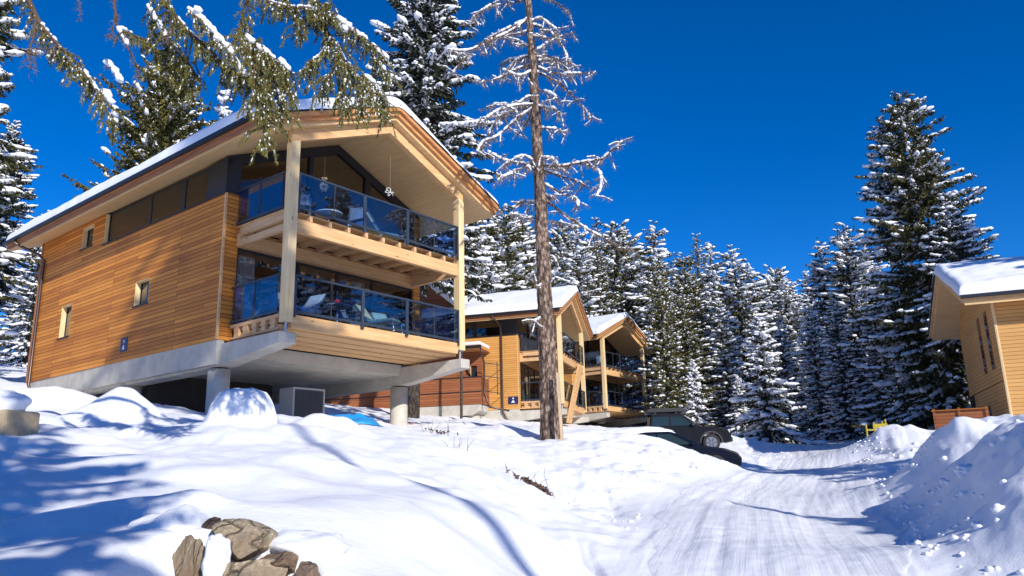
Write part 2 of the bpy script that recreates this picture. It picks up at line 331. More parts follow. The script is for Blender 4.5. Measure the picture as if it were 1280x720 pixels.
def height(x, y):
    x = np.asarray(x, float); y = np.asarray(y, float)
    z = base_h(x, y); r = np.hypot(x, y)
    l, rr = lane(y); inl = sstep(-.3, .5, x - l) * sstep(-.3, .5, rr - x) * sstep(60, 52, y)
    far = sstep(60, 120, r)
    z = z * (1 - far) + (2 + .09 * (r - 40)) * far
    rough = (1 - inl * .93)
    bankR = sstep(.2, 1.5, x - rr) * sstep(3, 7, y) * sstep(46, 36, y)
    z += rough * (.10 * fbm(x * .42, y * .42, 3) + .05 * fbm(x * 1.1 + 5, y * 1.1, 3)) * (1 - .5 * sstep(9, 5, r))
    z += rough * (.022 * fbm(x * 2.3, y * 2.3, 3) + .03 * np.abs(fbm(x * 1.7 + 8, y * 1.7, 3))) * sstep(8, 12, r)
    # chunky ploughed heaps: right bank and the strip left of the lane
    heap = np.clip(bankR + sstep(3.8, 1.0, l - x) * sstep(-.2, .5, l - x) * sstep(11, 14, y) * sstep(48, 40, y), 0, 1)
    ch = 1 - np.abs(fbm(x * 1.1, y * 1.1, 4, .55)) * 1.6
    z += heap * (.06 * ch + .012 * fbm(x * 5, y * 5, 2)) + bankR * (.12 * np.abs(fbm(x * .55 + 3, y * .55, 3)) + .04 * fbm((x * .9 - y * .3) * 2.2, (x * .3 + y * .9) * .4, 3))
    z += bankR * (.12 * fbm(x * .8 + 40, y * .8, 2) - .24 * sstep(1.0, 2.6, x - rr))
    hc = at(790, 575, 22); hm = np.exp(-((x - hc.x) / 3.4) ** 2 - ((y - hc.y) / 3.8) ** 2) * (1 - inl)
    z += hm * (.20 * np.abs(fbm(x * .9 + 31, y * .9, 3)) + .07 * fbm(x * 2.6, y * 2.6, 2)) 
    z -= (1 - inl) * sstep(3.5, 5.5, r) * sstep(22, 14, r) * .13 * np.abs(fbm(x * .42 + 11.3, y * .42 + 4.2, 2))
    # crisp rounded rim of the near drift above the lane
    yb = np.interp(x, [-6, -1.9, -.8, 0, .5, .78, .95, 1.1], [9.8, 9.7, 9.5, 9.2, 8.7, 8.0, 6.5, 4.0]); d_ = (y - yb) * np.interp(x, [-.8, .3, .9], [1, .75, .35]); w_ = sstep(-4, -1.5, x) * sstep(2.2, 1.3, x) * sstep(4, 5.5, y)
    z += w_ * (.10 * np.exp(-((d_ + .4) / .4) ** 2) - .26 * np.exp(-((d_ - .5) / .45) ** 2))
    # mounds
    z += bmp(x, y, 152, 505, 15.2, .62, .62, .55) + bmp(x, y, 72, 500, 17.5, .35, .9, .6) + bmp(x, y, 395, 522, 15, .30, .40, .4) + bmp(x, y, 437, 528, 15.2, .26, .5, .4)
    z += bmp(x, y, 1200, 540, 16.4, .22, .3, .3) + bmp(x, y, 240, 610, 5.35, .07, .22, .2)
    # folds in the near drift
    z += .03 * np.sin((x * .9 - y * .5) * 2.6 + 1.5 * vnoise(x * .6, y * .6)) * sstep(13, 6, r) * sstep(3, 4.5, r) * (1 - inl)
    # wheel ruts in the lane
    c = (l + rr) / 2; t = (x - c)
    z += inl * (-.016 * (np.exp(-((t - .75) / .16) ** 2) + np.exp(-((t + .75) / .16) ** 2) + .6 * np.exp(-((t + 1.3) / .13) ** 2)) + .012 * fbm(t * 6, y * .35, 3) + .008 * fbm(x * 4, y * 4, 2))
    # hollow around the bare rocks
    dx = (x - ROCK.x) / .40; dy = (y - (ROCK.y - .22)) / .36
    z -= .24 * sstep(1.2, .75, np.sqrt(dx ** 2 + np.where(dy < 0, dy * .35, dy) ** 2)) 
    return z
def H(x, y): return float(height(np.array([x]), np.array([y]))[0])

th = np.concatenate([np.linspace(-180, -48, 60)[:-1], np.linspace(-48, -37, 40)[:-1], np.linspace(-37, 37, 660)[:-1], np.linspace(37, 48, 40)[:-1], np.linspace(48, 180, 60)[:-1]])
th = np.radians(th); rr_ = np.concatenate([[.25], np.geomspace(.8, 60, 470), np.geomspace(62, 900, 60)])
TH, RR = np.meshgrid(th, rr_); GX = RR * np.sin(TH); GY = RR * np.cos(TH); GZ = height(GX, GY)
# lane surface sits in its own sheet just above; sink the ground under it
def lane_in(x, y):
    l, r = lane(y); return sstep(.9, 1.4, x - l) * sstep(.7, 1.1, r - x) * sstep(59, 57, y) * sstep(-38, -36, y)
GZ = GZ - .06 * lane_in(GX, GY)
nr, nc = TH.shape; I = np.arange(nr * nc).reshape(nr, nc)
q4 = np.stack([I[:-1, :], np.roll(I, -1, 1)[:-1, :], np.roll(I, -1, 1)[1:, :], I[1:, :]], -1).reshape(-1, 4)[:, ::-1]
V = np.stack([GX, GY, GZ], -1).reshape(-1, 3); V = np.vstack([V, [[0, 0, H(0, 0)]]]); ctr = len(V) - 1
cap = np.stack([np.roll(I[0], -1), I[0], np.full(nc, ctr)], -1)[:, ::-1]
g = np_mesh('snow_ground', V, [q4, cap], M['snow'], smooth=True); tag(g, kind='structure', label='thick untouched and ploughed snow covering the ground')
ys = np.concatenate([np.linspace(-38, 2, 60)[:-1], np.linspace(2, 24, 420)[:-1], np.linspace(24, 58, 300)]); us = np.linspace(0, 1, 110)
YS, US = np.meshgrid(ys, us, indexing='ij'); l_, r_ = lane(YS); jl = .35 * fbm(YS * .5, YS * 0 + 3.3, 4); jr = .3 * fbm(YS * .6 + 50, YS * 0 + 9.3, 4); XS = l_ - .1 + .45 + jl + (r_ - l_ - .5 + jr - jl) * US
ZS = height(XS, YS) + .008 - .075 * (1 - sstep(0, .10, US) * sstep(1, .95, US))
I = np.arange(XS.size).reshape(XS.shape); q4 = np.stack([I[:-1, :-1], I[:-1, 1:], I[1:, 1:], I[1:, :-1]], -1).reshape(-1, 4)
g = np_mesh('road', np.stack([XS, YS, ZS], -1).reshape(-1, 3), q4, M['road'], smooth=True); tag(g, kind='structure', label='packed snow lane climbing away to the right')

# loose chunks of snow along the lane edges
def lump_mesh(seed, n=3, amp=.25, sq=(1, 1, 1)):
    import bmesh
    bm = bmesh.new(); bmesh.ops.create_icosphere(bm, subdivisions=n, radius=1)
    for v in bm.verts:
        d = 1 + amp * mnoise.noise(v.co * 1.6 + Vector((seed * 7.1, 0, 0))) + amp * .4 * mnoise.noise(v.co * 4 + Vector((seed, 3, 0)))
        v.co = Vector((v.co.x * sq[0], v.co.y * sq[1], v.co.z * sq[2])) * d
    me = bpy.data.meshes.new('lump'); bm.to_mesh(me); bm.free(); me.polygons.foreach_set('use_smooth', [True] * len(me.polygons)); return me
rng = np.random.RandomState(11)
lm = [lump_mesh(k, 2, .5, (1, .9, .7)) for k in range(4)]
VV = []; FF = []; off = 0
tmp = []
for me in lm:
    v = np.empty(len(me.vertices) * 3); me.vertices.foreach_get('co', v); f = np.array([p.vertices[:] for p in me.polygons]); tmp.append((v.reshape(-1, 3), f))
def scatter_chunks(n, fn):
    global off
    for _ in range(n):
        x, y, s = fn(); v, f = tmp[rng.randint(4)]; a = rng.rand() * 6.3; c, s_ = math.cos(a), math.sin(a)
        R = np.array([[c, -s_, 0], [s_, c, 0], [0, 0, 1]]); w = (v * s) @ R.T + [x, y, H(x, y) + s * .2]
        VV.append(w); FF.append(f + off); off += len(w)
def edge_r():
    y = rng.uniform(8, 40); return lane(y)[1] + abs(rng.normal(0, .55)) - .25, y, rng.uniform(.012, .055) * (1 if rng.rand() < .92 else 1.8)
def edge_l():
    y = rng.uniform(12, 40); return lane(y)[0] - abs(rng.normal(0, .6)) + .3, y, rng.uniform(.012, .05)
def bank_r():
    y = rng.uniform(9, 30); return lane(y)[1] + rng.uniform(.5, 3.5), y, rng.uniform(.03, .09)
scatter_chunks(420, edge_r); scatter_chunks(120, edge_l); scatter_chunks(60, bank_r)
g = np_mesh('snow_chunks', np.vstack(VV), np.vstack(FF), M['snow'], smooth=True); tag(g, 'small loose chunks of ploughed snow along the lane edges', 'snow chunks', kind='stuff')

# ------------------------------------------------------------------ chalets (local x = along the gable front, y = back, z = up)
CW, D1, BK, UW, SL, UA, OV, AP = 6.757, 2.387, 15.11, -.525, .4216, 3.502, .544, 7.342
EL, ER = 1.541, 1.568
def roof_w(u): return AP - SL * abs(u - UA)
def gable_layer(mb, u0, u1, v0, v1, top_off, th, m):
    """chevron slab between eaves u0,u1; top surface lowered by top_off, thickness th"""
    f = lambda u, o: roof_w(u) - o
    pts = [(u0, f(u0, top_off)), (UA, f(UA, top_off)), (u1, f(u1, top_off)), (u1, f(u1, top_off + th)), (UA, f(UA, top_off + th)), (u0, f(u0, top_off + th))]
    for a, b in (((0, 1, 4, 5), 0), ((1, 2, 3, 4), 0)):
        q = [pts[i] for i in a]; mb.prism(q, v0, v1, 'y', m)
def roof_snow(name, root, u0, u1, v0, v1, t=.27, seed=0, edge=.18):
    nu, nv = 90, 120
    us = np.concatenate([np.linspace(0, .04, 8)[:-1], np.linspace(.04, .96, nu), np.linspace(.96, 1, 8)[1:]]); vs_ = np.concatenate([np.linspace(0, .03, 8)[:-1], np.linspace(.03, .97, nv), np.linspace(.97, 1, 8)[1:]])
    U, Vv = np.meshgrid(us, vs_); x = u0 + (u1 - u0) * U; y = v0 + (v1 - v0) * Vv
    d = np.minimum(np.minimum(x - u0, u1 - x), np.minimum(y - v0, v1 - y)); prof = np.sqrt(np.clip(1 - (1 - np.clip(d / edge, 0, 1)) ** 2, 0, 1))
    base = AP - SL * np.sqrt((x - UA) ** 2 + .05)
    th_ = t * (1 - .55 * sstep(UA - .3, UA + 2.5, x)) * (1 + .16 * vnoise(x * .7 + seed * 13, y * .5) + .06 * vnoise(x * 3 + seed, y * 3))
    z = base + .02 + th_ * prof
    I = np.arange(x.size).reshape(x.shape); q4 = np.stack([I[:-1, :-1], I[:-1, 1:], I[1:, 1:], I[1:, :-1]], -1).reshape(-1, 4)
    # wavy overhanging rim
    x = x + (1 - prof) * .03 * vnoise(y * 2 + seed, x); y = y + (1 - prof) * .03 * vnoise(x * 2, y + seed)
    zb = base - .0
    V = np.vstack([np.stack([x, y, z], -1).reshape(-1, 3), np.stack([x, y, zb], -1).reshape(-1, 3)]); n = x.size
    rim = np.concatenate([I[0, :-1], I[:-1, -1], I[-1, :0:-1], I[:0:-1, 0]]); nx = np.roll(rim, -1)
    side = np.stack([rim, nx, nx + n, rim + n], -1)[:, ::-1]
    return np_mesh(name, V, [q4, side], M['roof_snow'], root, True)
def railing(root, pts, ztop, h, glass, divs, thick, end_h=0):
    """balustrade along a polyline: posts at thick positions, glass panels split at divs"""
    pass

def lerp(a, b, t): return tuple(a[i] + (b[i] - a[i]) * t for i in range(len(a)))
def rail_run(root, A, B, ztop, glassm, posts, thin, post_w=.05):
    """A,B (x,y) ends; posts/thin are fractions 0..1"""
    h = 1.05; Lr = math.dist(A, B); dx, dy = (B[0] - A[0]) / Lr, (B[1] - A[1]) / Lr
    f = MB()
    def bar(s0, s1, z0, z1, w):
        a = (A[0] + dx * s0, A[1] + dy * s0); b = (A[0] + dx * s1, A[1] + dy * s1); nx, ny = -dy * w / 2, dx * w / 2
        p = [(a[0] + nx, a[1] + ny, z0), (a[0] - nx, a[1] - ny, z0), (b[0] - nx, b[1] - ny, z0), (b[0] + nx, b[1] + ny, z0)]
        p += [(x, y, z1) for x, y, _ in p]
        f.poly(p, [(3, 2, 1, 0), (4, 5, 6, 7), (0, 1, 5, 4), (1, 2, 6, 5), (2, 3, 7, 6), (3, 0, 4, 7)])
    bar(-.02, Lr + .02, ztop - .05, ztop, .06); bar(0, Lr, ztop - h, ztop - h + .06, .045)
    rail = MB()
    for t in posts:
        bar(t * Lr - post_w, t * Lr + post_w, ztop - h - .12, ztop - .052, .05)
    for t in thin: bar(t * Lr - .012, t * Lr + .012, ztop - h + .06, ztop - .052, .03)
    f.build('railing_frame', M['rail'], root)
    ed = sorted(set([0, 1] + posts + thin))
    for a, b in zip(ed[:-1], ed[1:]):
        ga = a * Lr + .055; gb = b * Lr - .055
        g_ = MB(); p0 = (A[0] + dx * ga, A[1] + dy * ga); p1 = (A[0] + dx * gb, A[1] + dy * gb)
        nx, ny = -dy * .006, dx * .006
        q = [(p0[0] + nx, p0[1] + ny), (p0[0] - nx, p0[1] - ny), (p1[0] - nx, p1[1] - ny), (p1[0] + nx, p1[1] + ny)]
        g_.prism(q, ztop - h + .07, ztop - .055, 'z'); g_.build('glass_panel', glassm, root)

def wall_with_holes(mb, x_plane, th, y0, y1, z0, z1, holes, m, axis='x'):
    """solid wall of thickness th, outer face at x_plane, made of boxes around rectangular holes (y0,y1,z0,z1)"""
    ysn = sorted(set([y0, y1] + [h[0] for h in holes] + [h[1] for h in holes])); zsn = sorted(set([z0, z1] + [h[2] for h in holes] + [h[3] for h in holes]))
    pts = {}; V = []; Fa = []
    cell = lambda i, j: 0 <= i < len(ysn) - 1 and 0 <= j < len(zsn) - 1 and not any(h[0] - 1e-6 <= ysn[i] and ysn[i + 1] <= h[1] + 1e-6 and h[2] - 1e-6 <= zsn[j] and zsn[j + 1] <= h[3] + 1e-6 for h in holes)
    def vid(i, j, k):
        key = (i, j, k)
        if key not in pts:
            pts[key] = len(V); d = x_plane + (th if k else 0)
            V.append((d, ysn[i], zsn[j]) if axis == 'x' else (ysn[i], d, zsn[j]))
        return pts[key]
    for i in range(len(ysn) - 1):
        for j in range(len(zsn) - 1):
            if not cell(i, j): continue
            Fa.append((vid(i, j, 0), vid(i, j + 1, 0), vid(i + 1, j + 1, 0), vid(i + 1, j, 0))); Fa.append((vid(i, j, 1), vid(i + 1, j, 1), vid(i + 1, j + 1, 1), vid(i, j + 1, 1)))
            if not cell(i - 1, j): Fa.append((vid(i, j, 0), vid(i, j, 1), vid(i, j + 1, 1), vid(i, j + 1, 0)))
            if not cell(i + 1, j): Fa.append((vid(i + 1, j, 0), vid(i + 1, j + 1, 0), vid(i + 1, j + 1, 1), vid(i + 1, j, 1)))
            if not cell(i, j - 1): Fa.append((vid(i, j, 0), vid(i + 1, j, 0), vid(i + 1, j, 1), vid(i, j, 1)))
            if not cell(i, j + 1): Fa.append((vid(i, j + 1, 0), vid(i, j + 1, 1), vid(i + 1, j + 1, 1), vid(i + 1, j + 1, 0)))
    mb.poly(V, Fa, m)

def side_window(root, y0, y1, z0, z1, frame_w=.05):
    """deep-set window in the x=UW wall"""
    f = MB(); x = UW + .17
    for a, b, c, d in ((y0, y0 + frame_w, z0, z1), (y1 - frame_w, y1, z0, z1), (y0 + frame_w, y1 - frame_w, z0, z0 + frame_w), (y0 + frame_w, y1 - frame_w, z1 - frame_w, z1)):
        f.box(x, x + .05, a, b, c, d)
    w = f.build('window', M['dark'], root)
    p = MB(); p.box(x + .02, x + .03, y0 + frame_w - .002, y1 - frame_w + .002, z0 + frame_w - .002, z1 - frame_w + .002); p.build('pane', M['glass'], w)
    l = MB()  # pale lining boards of the reveal, and a dark sill
    l.box(UW + .005, x - .002, y0 - .001, y0 + .02, z0 + .021, z1 - .021); l.box(UW + .005, x - .002, y1 - .02, y1 + .001, z0 + .021, z1 - .021); l.box(UW + .005, x - .002, y0 + .02, y1 - .02, z1 - .02, z1 + .001)
    l.build('reveal', M['post'], w)
    s = MB(); s.box(UW - .04, x - .002, y0 - .03, y1 + .03, z0 - .025, z0 + .02); s.build('sill', M['dark'], w)

def house_plate(root, x, y, z, w, h, wide=False):
    s = MB(); s.box(x - .02, x - .003, y - w / 2, y + w / 2, z - h / 2, z + h / 2); p = s.build('house_plate', mat('navy_plate', (.02, .025, .09), .4), root)
    t = MB()   # two pale marks, as blurred in the photo: a small one above a larger one
    a = x - .024
    t.prism([(y - w * .08, z + h * .15), (y + w * .08, z + h * .15), (y + w * .06, z + h * .36), (y - w * .06, z + h * .36)], a, a + .003, 'x')
    t.prism([(y - w * .2, z - h * .32), (y + w * .2, z - h * .32), (y + w * .16, z - h * .2), (y + w * .05, z - h * .02), (y - w * .08, z - h * .02), (y - w * .1, z - h * .2)], a, a + .003, 'x')
    t.build('plate_lettering', mat('plate_white', (.7, .72, .8), .5), p)
    return p

def chalet(name, psi, X, Y, Z, label, clad, glassm, simple=False, snow_seed=0, fascia='fascia'):
    root = empty(name, (X, Y, Z), rad(90 - psi)); tag(root, label, 'chalet', 'gabled timber chalets on concrete stilts')
    z0, ztop = -.242, roof_w(UW) - .46
    if simple: holes = []
    else: holes = [(D1 + .0, 9.98, 4.05, ztop - .0), (10.85, 11.75, 4.2, 5.02), (6.45, 7.35, 1.42, 2.25), (11.95, 12.8, 1.1, 2.3)]
    # --- walls
    w = MB(); 
    hs = [(D1, 9.98, 4.05, ztop)] + ([(10.85, 11.75, 4.2, 5.02), (6.45, 7.35, 1.42, 2.25), (11.95, 12.8, 1.1, 2.3)])
    wall_with_holes(w, UW, .25, D1, BK, z0, ztop, hs, clad)
    wr = MB(); wall_with_holes(wr, CW + .275, .25, D1, BK, z0, ztop, [], clad)
    w.build('side_wall', parent=root); wr.build('far_side_wall', parent=root)
    # front return strips of wood and gable infill above are dark frames; back wall
    fr = MB(); fr.box(UW + .252, -.06, D1, D1 + .22, z0, 4.05, clad); fr.build('front_wall', parent=root)
    fr = MB(); fr.box(CW + .02 + .2, CW + .273, D1, D1 + .22, z0, 3.02, clad); fr.build('front_wall', parent=root)
    cb = MB(); cb.box(UW - .012, UW + .05, D1 - .012, D1 - .002, z0, 4.04); cb.box(UW - .012, UW - .002, D1 - .002, D1 + .05, z0, 4.04); cb.build('corner_board', M['beam'], root)
    bk = MB(); bk.prism([(UW + .252, z0), (CW + .273, z0), (CW + .273, roof_w(CW + .27) - .5), (UA, AP - .5), (UW + .252, roof_w(UW + .25) - .5)], BK - .25, BK, 'y', clad); bk.build('back_wall', parent=root)
    # --- floors / room boxes behind the glass
    fl = MB(); fl.box(UW + .252, CW + .273, D1 + .25, BK - .252, z0, .14, M['room_dark']); fl.box(UW + .252, CW + .273, D1 + .25, BK - .252, 2.62, 3.05, M['interior'])
    fl.build('floor_slab', parent=root)
    pt = MB(); pt.box(UW + .252, CW + .273, 7.6, 7.75, .142, 2.618, M['interior']); pt.prism([(UW + .252, 3.052), (CW + .273, 3.052), (CW + .273, roof_w(CW + .27) - .5), (UA, AP - .5), (UW + .252, roof_w(UW + .25) - .5)], 7.6, 7.75, 'y', M['interior'])
    pt.build('room_partition', parent=root)
    # --- lower glazing
    def front_glazing(u0, u1, wb, wt_, mull, nm='front_window'):
        f = MB(); y = D1 + .06; k = .07
        f.box(u0, u1, y, y + .07, wt_ - k, wt_); f.box(u0, u1, y, y + .07, wb, wb + k)
        for mu in mull: f.box(mu - k / 2, mu + k / 2, y, y + .07, wb + k, wt_ - k)
        o = f.build(nm, M['dark'], root)
        mm = sorted(mull)
        for a, b in zip(mm[:-1], mm[1:]):
            g_ = MB(); g_.box(a + k / 2 - .002, b - k / 2 + .002, y + .03, y + .04, wb + k - .002, wt_ - k + .002); g_.build('pane', M['glass'], o)
    front_glazing(-.055, CW + .215, .22, 2.5, [-.02, 2.1, 3.6, 5.1, CW + .18])
    for a, b_ in ((.05, .75), (1.6, 2.05), (4.4, 5.0)):
        cu = MB(); n_c = 14; pts = [(a + (b_ - a) * i / n_c, D1 + .34 + .035 * (i % 2)) for i in range(n_c + 1)]
        cu.poly([(x, y_, z) for z in (.3, 2.4) for x, y_ in pts], [(i, i + 1, i + 2 + n_c, i + 1 + n_c) for i in range(n_c)]); cu.build('curtain', M['curtain'], root)
    ub = MB(); ub.box(UW + .252, CW + .215, D1 + .002, D1 + .2, 2.5, 3.02); ub.build('lintel', M['beam'], root)
    # --- upper glazing follows the gable
    f = MB(); y = D1 + .04; off = .48
    band = .30
    rw = lambda u, o: roof_w(u) - off - o
    f.prism([(UW, rw(UW, 0)), (UA, rw(UA, 0)), (UA, rw(UA, band)), (UW, rw(UW, band))], y, y + .14, 'y'); f.prism([(UA, rw(UA, 0)), (CW + .525, rw(CW + .525, 0)), (CW + .525, rw(CW + .525, band)), (UA, rw(UA, band))], y, y + .14, 'y')
    for a, b in ((UW, -.05), (2.35, 2.5), (4.68, 4.92), (CW + .1, CW + .525)):
        f.prism([(a, 3.12 if a > 0 else 4.05), (b, 3.12 if a > 0 else 4.05), (b, rw(b, band - .002)), (a, rw(a, band - .002))], y + .002, y + .138, 'y')
    f.box(-.05, CW + .1, y + .01, y + .13, 3.05, 3.12)
    f.box(-.05, CW + .1, y + .02, y + .12, 5.0, 5.08) if False else None
    fo = f.build('gable_window', M['dark'], root)
    for a, b in ((-.05, 2.35), (2.5, UA), (UA, 4.68), (4.92, CW + .1)):
        g_ = MB(); g_.prism([(a, 3.12), (b, 3.12), (b, rw(b, band)), (a, rw(a, band))], y + .06, y + .07, 'y'); g_.build('pane', M['glass'], fo)
    # --- ribbon window on the side
    x = UW + .12; f = MB()
    f.box(x, x + .06, D1 + .18, 9.98, 4.05, 4.1); f.box(x, x + .06, D1 + .18, 9.98, ztop - .06, ztop)
    for a, b in ((D1 + .04, D1 + 1.1), (4.9, 5.15), (7.0, 7.15), (9.9, 9.98)): f.box(UW + .01 if a < 3 else x, x + .06, a, b, 4.1, ztop - .06)
    rb = f.build('ribbon_window', M['dark'], root)
    for a, b in ((D1 + 1.1, 4.9), (5.15, 7.0), (7.15, 9.9)):
        g_ = MB(); g_.box(x + .02, x + .03, a, b, 4.1, ztop - .06); g_.build('pane', M['glass_dark'], rb)
    s = MB(); s.box(UW - .05, UW + .118, D1, 10.0, 4.02, 4.052); s.build('sill', M['dark'], rb)
    s = MB(); s.box(UW + .005, UW + .118, 9.955, 9.979, 4.055, ztop - .01); s.build('reveal', M['post'], rb)
    for h_ in hs[1:]: side_window(root, *h_)
    # --- balconies
    BL = .20  # lower deck top
    for top, lower in ((BL, True), (3.10, False)):
        d = MB()
        n = 17; dp = (D1 - .04) / n
        for i in range(n): d.box(-.12, CW + .1, .06 + i * dp, .06 + (i + 1) * dp - .012, top - .035, top)
        d.build('deck_boards', M['beam'], root)
        j = MB()
        for i in range(11):
            u = .02 + i * (CW - .04) / 10; j.box(u - .05, u + .05, .02 if not lower else .17, D1 - .002, top - .20, top - .037, M['beam_y'])
        j.build('joists', parent=root)
    b = MB(); b.box(.14, CW - .14, -.06, .10, 2.47, 2.86); b.build('front_beam', M['beam'], root, bevel=.008)
    b = MB(); b.box(-.10, CW + .10, D1 - .16, D1 - .004, 2.50, 2.88); b.build('wall_beam', M['beam'], root)
    for u in (-.08, CW - .06): 
        b = MB(); b.box(u, u + .14, .14, D1 - .162, 2.50 if u > 1 else 2.82, 2.86 if u > 1 else 3.06); b.build('edge_beam', M['beam_y'], root)
    b = MB(); b.box(-.085, -.02, .14, D1 - .162, 2.50, 2.70); b.build('edge_beam', M['beam_y'], root)
    b = MB(); b.box(.14, CW - .14, -.05, .15, -.16, .19); b.build('lower_fascia', M['beam'], root, bevel=.008)
    b = MB()
    for i in range(4): b.box(-.05, CW + .02, .18 + i * .55, .18 + i * .55 + .50, -.20 - .02 * i, -.06)
    b.build('soffit_planks', M['beam'], root)
    # lower side: cubic timber infill between wall and post
    b = MB()
    for i in range(5): b.box(-.13, -.03, .3 + i * .42, .3 + i * .42 + .2, -.16, .1)
    b.box(-.14, -.02, .14, D1 - .01, -.22, -.162); b.box(-.14, -.02, .14, D1 - .01, .102, .19); b.build('side_blocking', M['beam_y'], root)
    rail_run(root, (.15, -.09), (CW - .12, -.09), 1.28, glassm, [0.002, .365, .635, .998], [.19, .82]); rail_run(root, (.15, -.09), (CW - .12, -.09), 4.18, glassm, [0.002, .365, .635, .998], [.19, .82])
    for zt in (1.28, 4.18):
        rail_run(root, (-.15, D1 - .03), (-.15, .15), zt, glassm, [], [.5]); rail_run(root, (CW + .1, D1 - .03), (CW + .1, .15), zt, glassm, [], [.5])
    # --- posts
    for u, sg in ((0, 1), (CW, -1)):
        tp = [roof_w(u - .13) - .80, roof_w(u + .13) - .80]; p_ = MB()
        p_.prism([(u - .13, -.04), (u + .13, -.04), (u + .13, tp[1]), (u - .13, tp[0])], -.13, .13, 'y'); o = p_.build('post', M['post'], root, bevel=.01)
        r_ = MB(); r_.tube([(u, 0, -.36), (u, 0, -.04)], .035, 10); r_.box(u - .09, u + .09, -.09, .09, -.052, -.042); r_.build('post_foot', M['steel'], o)
    # --- roof
    r_ = MB(); v0, v1 = -OV, BK + 1.0
    gable_layer(r_, -EL, CW + ER, v0, v1, .0, .05, M['gutter'])
    gable_layer(r_, -EL + .01, CW + ER - .01, v0 + .02, v1 - .02, .052, .13, M[fascia])
    gable_layer(r_, -EL + .04, CW + ER - .04, v0 + .12, v1 - .1, .184, .14, M[fascia])
    rf = r_.build('roof', parent=root)
    r_ = MB(); gable_layer(r_, -EL + .09, CW + ER - .09, v0 + .22, v1 - .2, .326, .12, M['soffit']); r_.build('soffit', parent=root)
    e = MB()
    for u in (-EL + .035, CW + ER - .055):
        e.box(u, u + .02, v0 + .13, v1 - .11, roof_w(u) - .36, roof_w(u) - .06)
    e.build('eave_board', M['fascia_y'], root)
    # glulam rafters in the post plane
    g_ = MB(); rl = lambda u, o: roof_w(u) - .448 - o
    g_.prism([(-.13, rl(-.13, .0)), (UA, rl(UA, 0)), (UA, rl(UA, .37)), (-.13, rl(-.13, .37))], -.1, .1, 'y'); g_.build('rafter', M['beam'], root, bevel=.008)
    g_ = MB(); g_.prism([(UA + .001, rl(UA, 0)), (CW + .13, rl(CW + .13, .0)), (CW + .13, rl(CW + .13, .37)), (UA + .001, rl(UA, .37))], -.1, .1, 'y'); g_.build('rafter', M['beam'], root, bevel=.008)
    # gutters and downpipe
    for u, sg in ((-EL, -1), (CW + ER, 1)):
        g_ = MB(); w0 = roof_w(u) - .17; g_.prism([(u, w0), (u + sg * .11, w0), (u + sg * .12, w0 + .11), (u + sg * .105, w0 + .11), (u + sg * .1, w0 + .02), (u + sg * .003, w0 + .02)] if sg > 0 else [(u, w0), (u - .003, w0 + .02), (u - .1, w0 + .02), (u - .105, w0 + .11), (u - .12, w0 + .11), (u - .11, w0)], v0 + .12, v1 - .05, 'y'); g_.build('gutter', M['gutter'], root)
    pp = MB(); ew = roof_w(-EL)
    vp = BK - .35 if not simple else D1 + .95
    pp.tube([(-EL - .05, vp + .2, ew - .15), (-EL - .05, vp + .2, ew - .3), (-EL + .25, vp, ew - .48), (UW - .28, vp, ew - .62), (UW - .08, vp, ew - .8), (UW - .08, vp, 1.8), (UW - .08, vp, -.35), (UW - .02, vp - .2, -.75), (UW - .02, vp - .5, -1.3 if simple else -1.0)], .055, 10); pp.build('downpipe', M['pipe'], root, smooth=True)
    pb = MB(); pb.box(UW - .03, UW + .25, BK + .002, BK + .12, z0, ztop); pb.build('corner_board', M['fascia_y'], root)
    roof_snow('roof_snow', root, -EL - .02, CW + ER + .01, v0 - .01, v1 + .02, .36, snow_seed)
    # --- concrete: two tapering arms, slab, columns
    for nm, u0, u1 in (('a', -.36, .16), ('b', CW - .2, CW + .22)):
        c = MB(); c.prism([(-.24, -.34), (BK - .2, -.34), (BK - .2, -1.0), (3.3, -1.0), (2.3, -.93), (-.24, -.64)], u0, u1, 'x'); c.build('concrete_beam', M['concrete'], root, bevel=.015)
    c = MB(); c.box(UW + .03, UW + .25, D1 + .02, BK, -.92, z0 - .004); c.build('edge_beam', M['concrete'], root)
    c = MB(); c.box(-.358 + .02 + .5, CW - .202, 2.55, BK - .1, -.62, -.262); c.build('concrete_slab', M['concrete'], root)
    for u in (-.1, CW):
        for v in (2.85, 7.9, 13.0):
            c = MB(); c.tube([(u, v, -3.6), (u, v, -1.002)], .3 if v < 3 else .33, 28); o = c.build('column', M['concrete'], root, smooth=False)
            for p_ in o.data.polygons: p_.use_smooth = len(p_.vertices) == 4
    # retaining wall under the back half
    c = MB(); c.box(.3, CW - 1.9, 7.5, 7.7, -3.6, -.622); c.build('undercroft_wall', simple_noise_mat('undercroft_shade_wall', (.02, .018, .016), (.05, .042, .035), 1.5) if not simple else M['concrete'], root)  # near-black on the detailed chalet: shade under the house put into the colour
    return root
chalet_a = chalet('chalet', 38.10, -5.938, 19.833, 4.155, 'largest nearest chalet with two glazed balconies, brown board side wall and branch shadows', M['cladding'], M['rail_glass'], False, 1)
plate = house_plate(chalet_a, UW, 7.72, .26, .42, .44)
chalet_b = chalet('chalet', 15.68, 2.671, 44.115, 4.076, 'middle chalet partly behind the larch trunk with bright orange side wall and grey balcony glass', M['cladding_sunlit'], M['rail_glass_clear'], True, 2)
house_plate(chalet_b, UW, 2.72, .25, .6, .42)
chalet_c = chalet('chalet', 34.25, 6.563, 56.493, 4.772, 'farthest smallest chalet with bright blue balcony glass beside the olive tree', M['cladding_sunlit'], M['rail_glass'], True, 3)
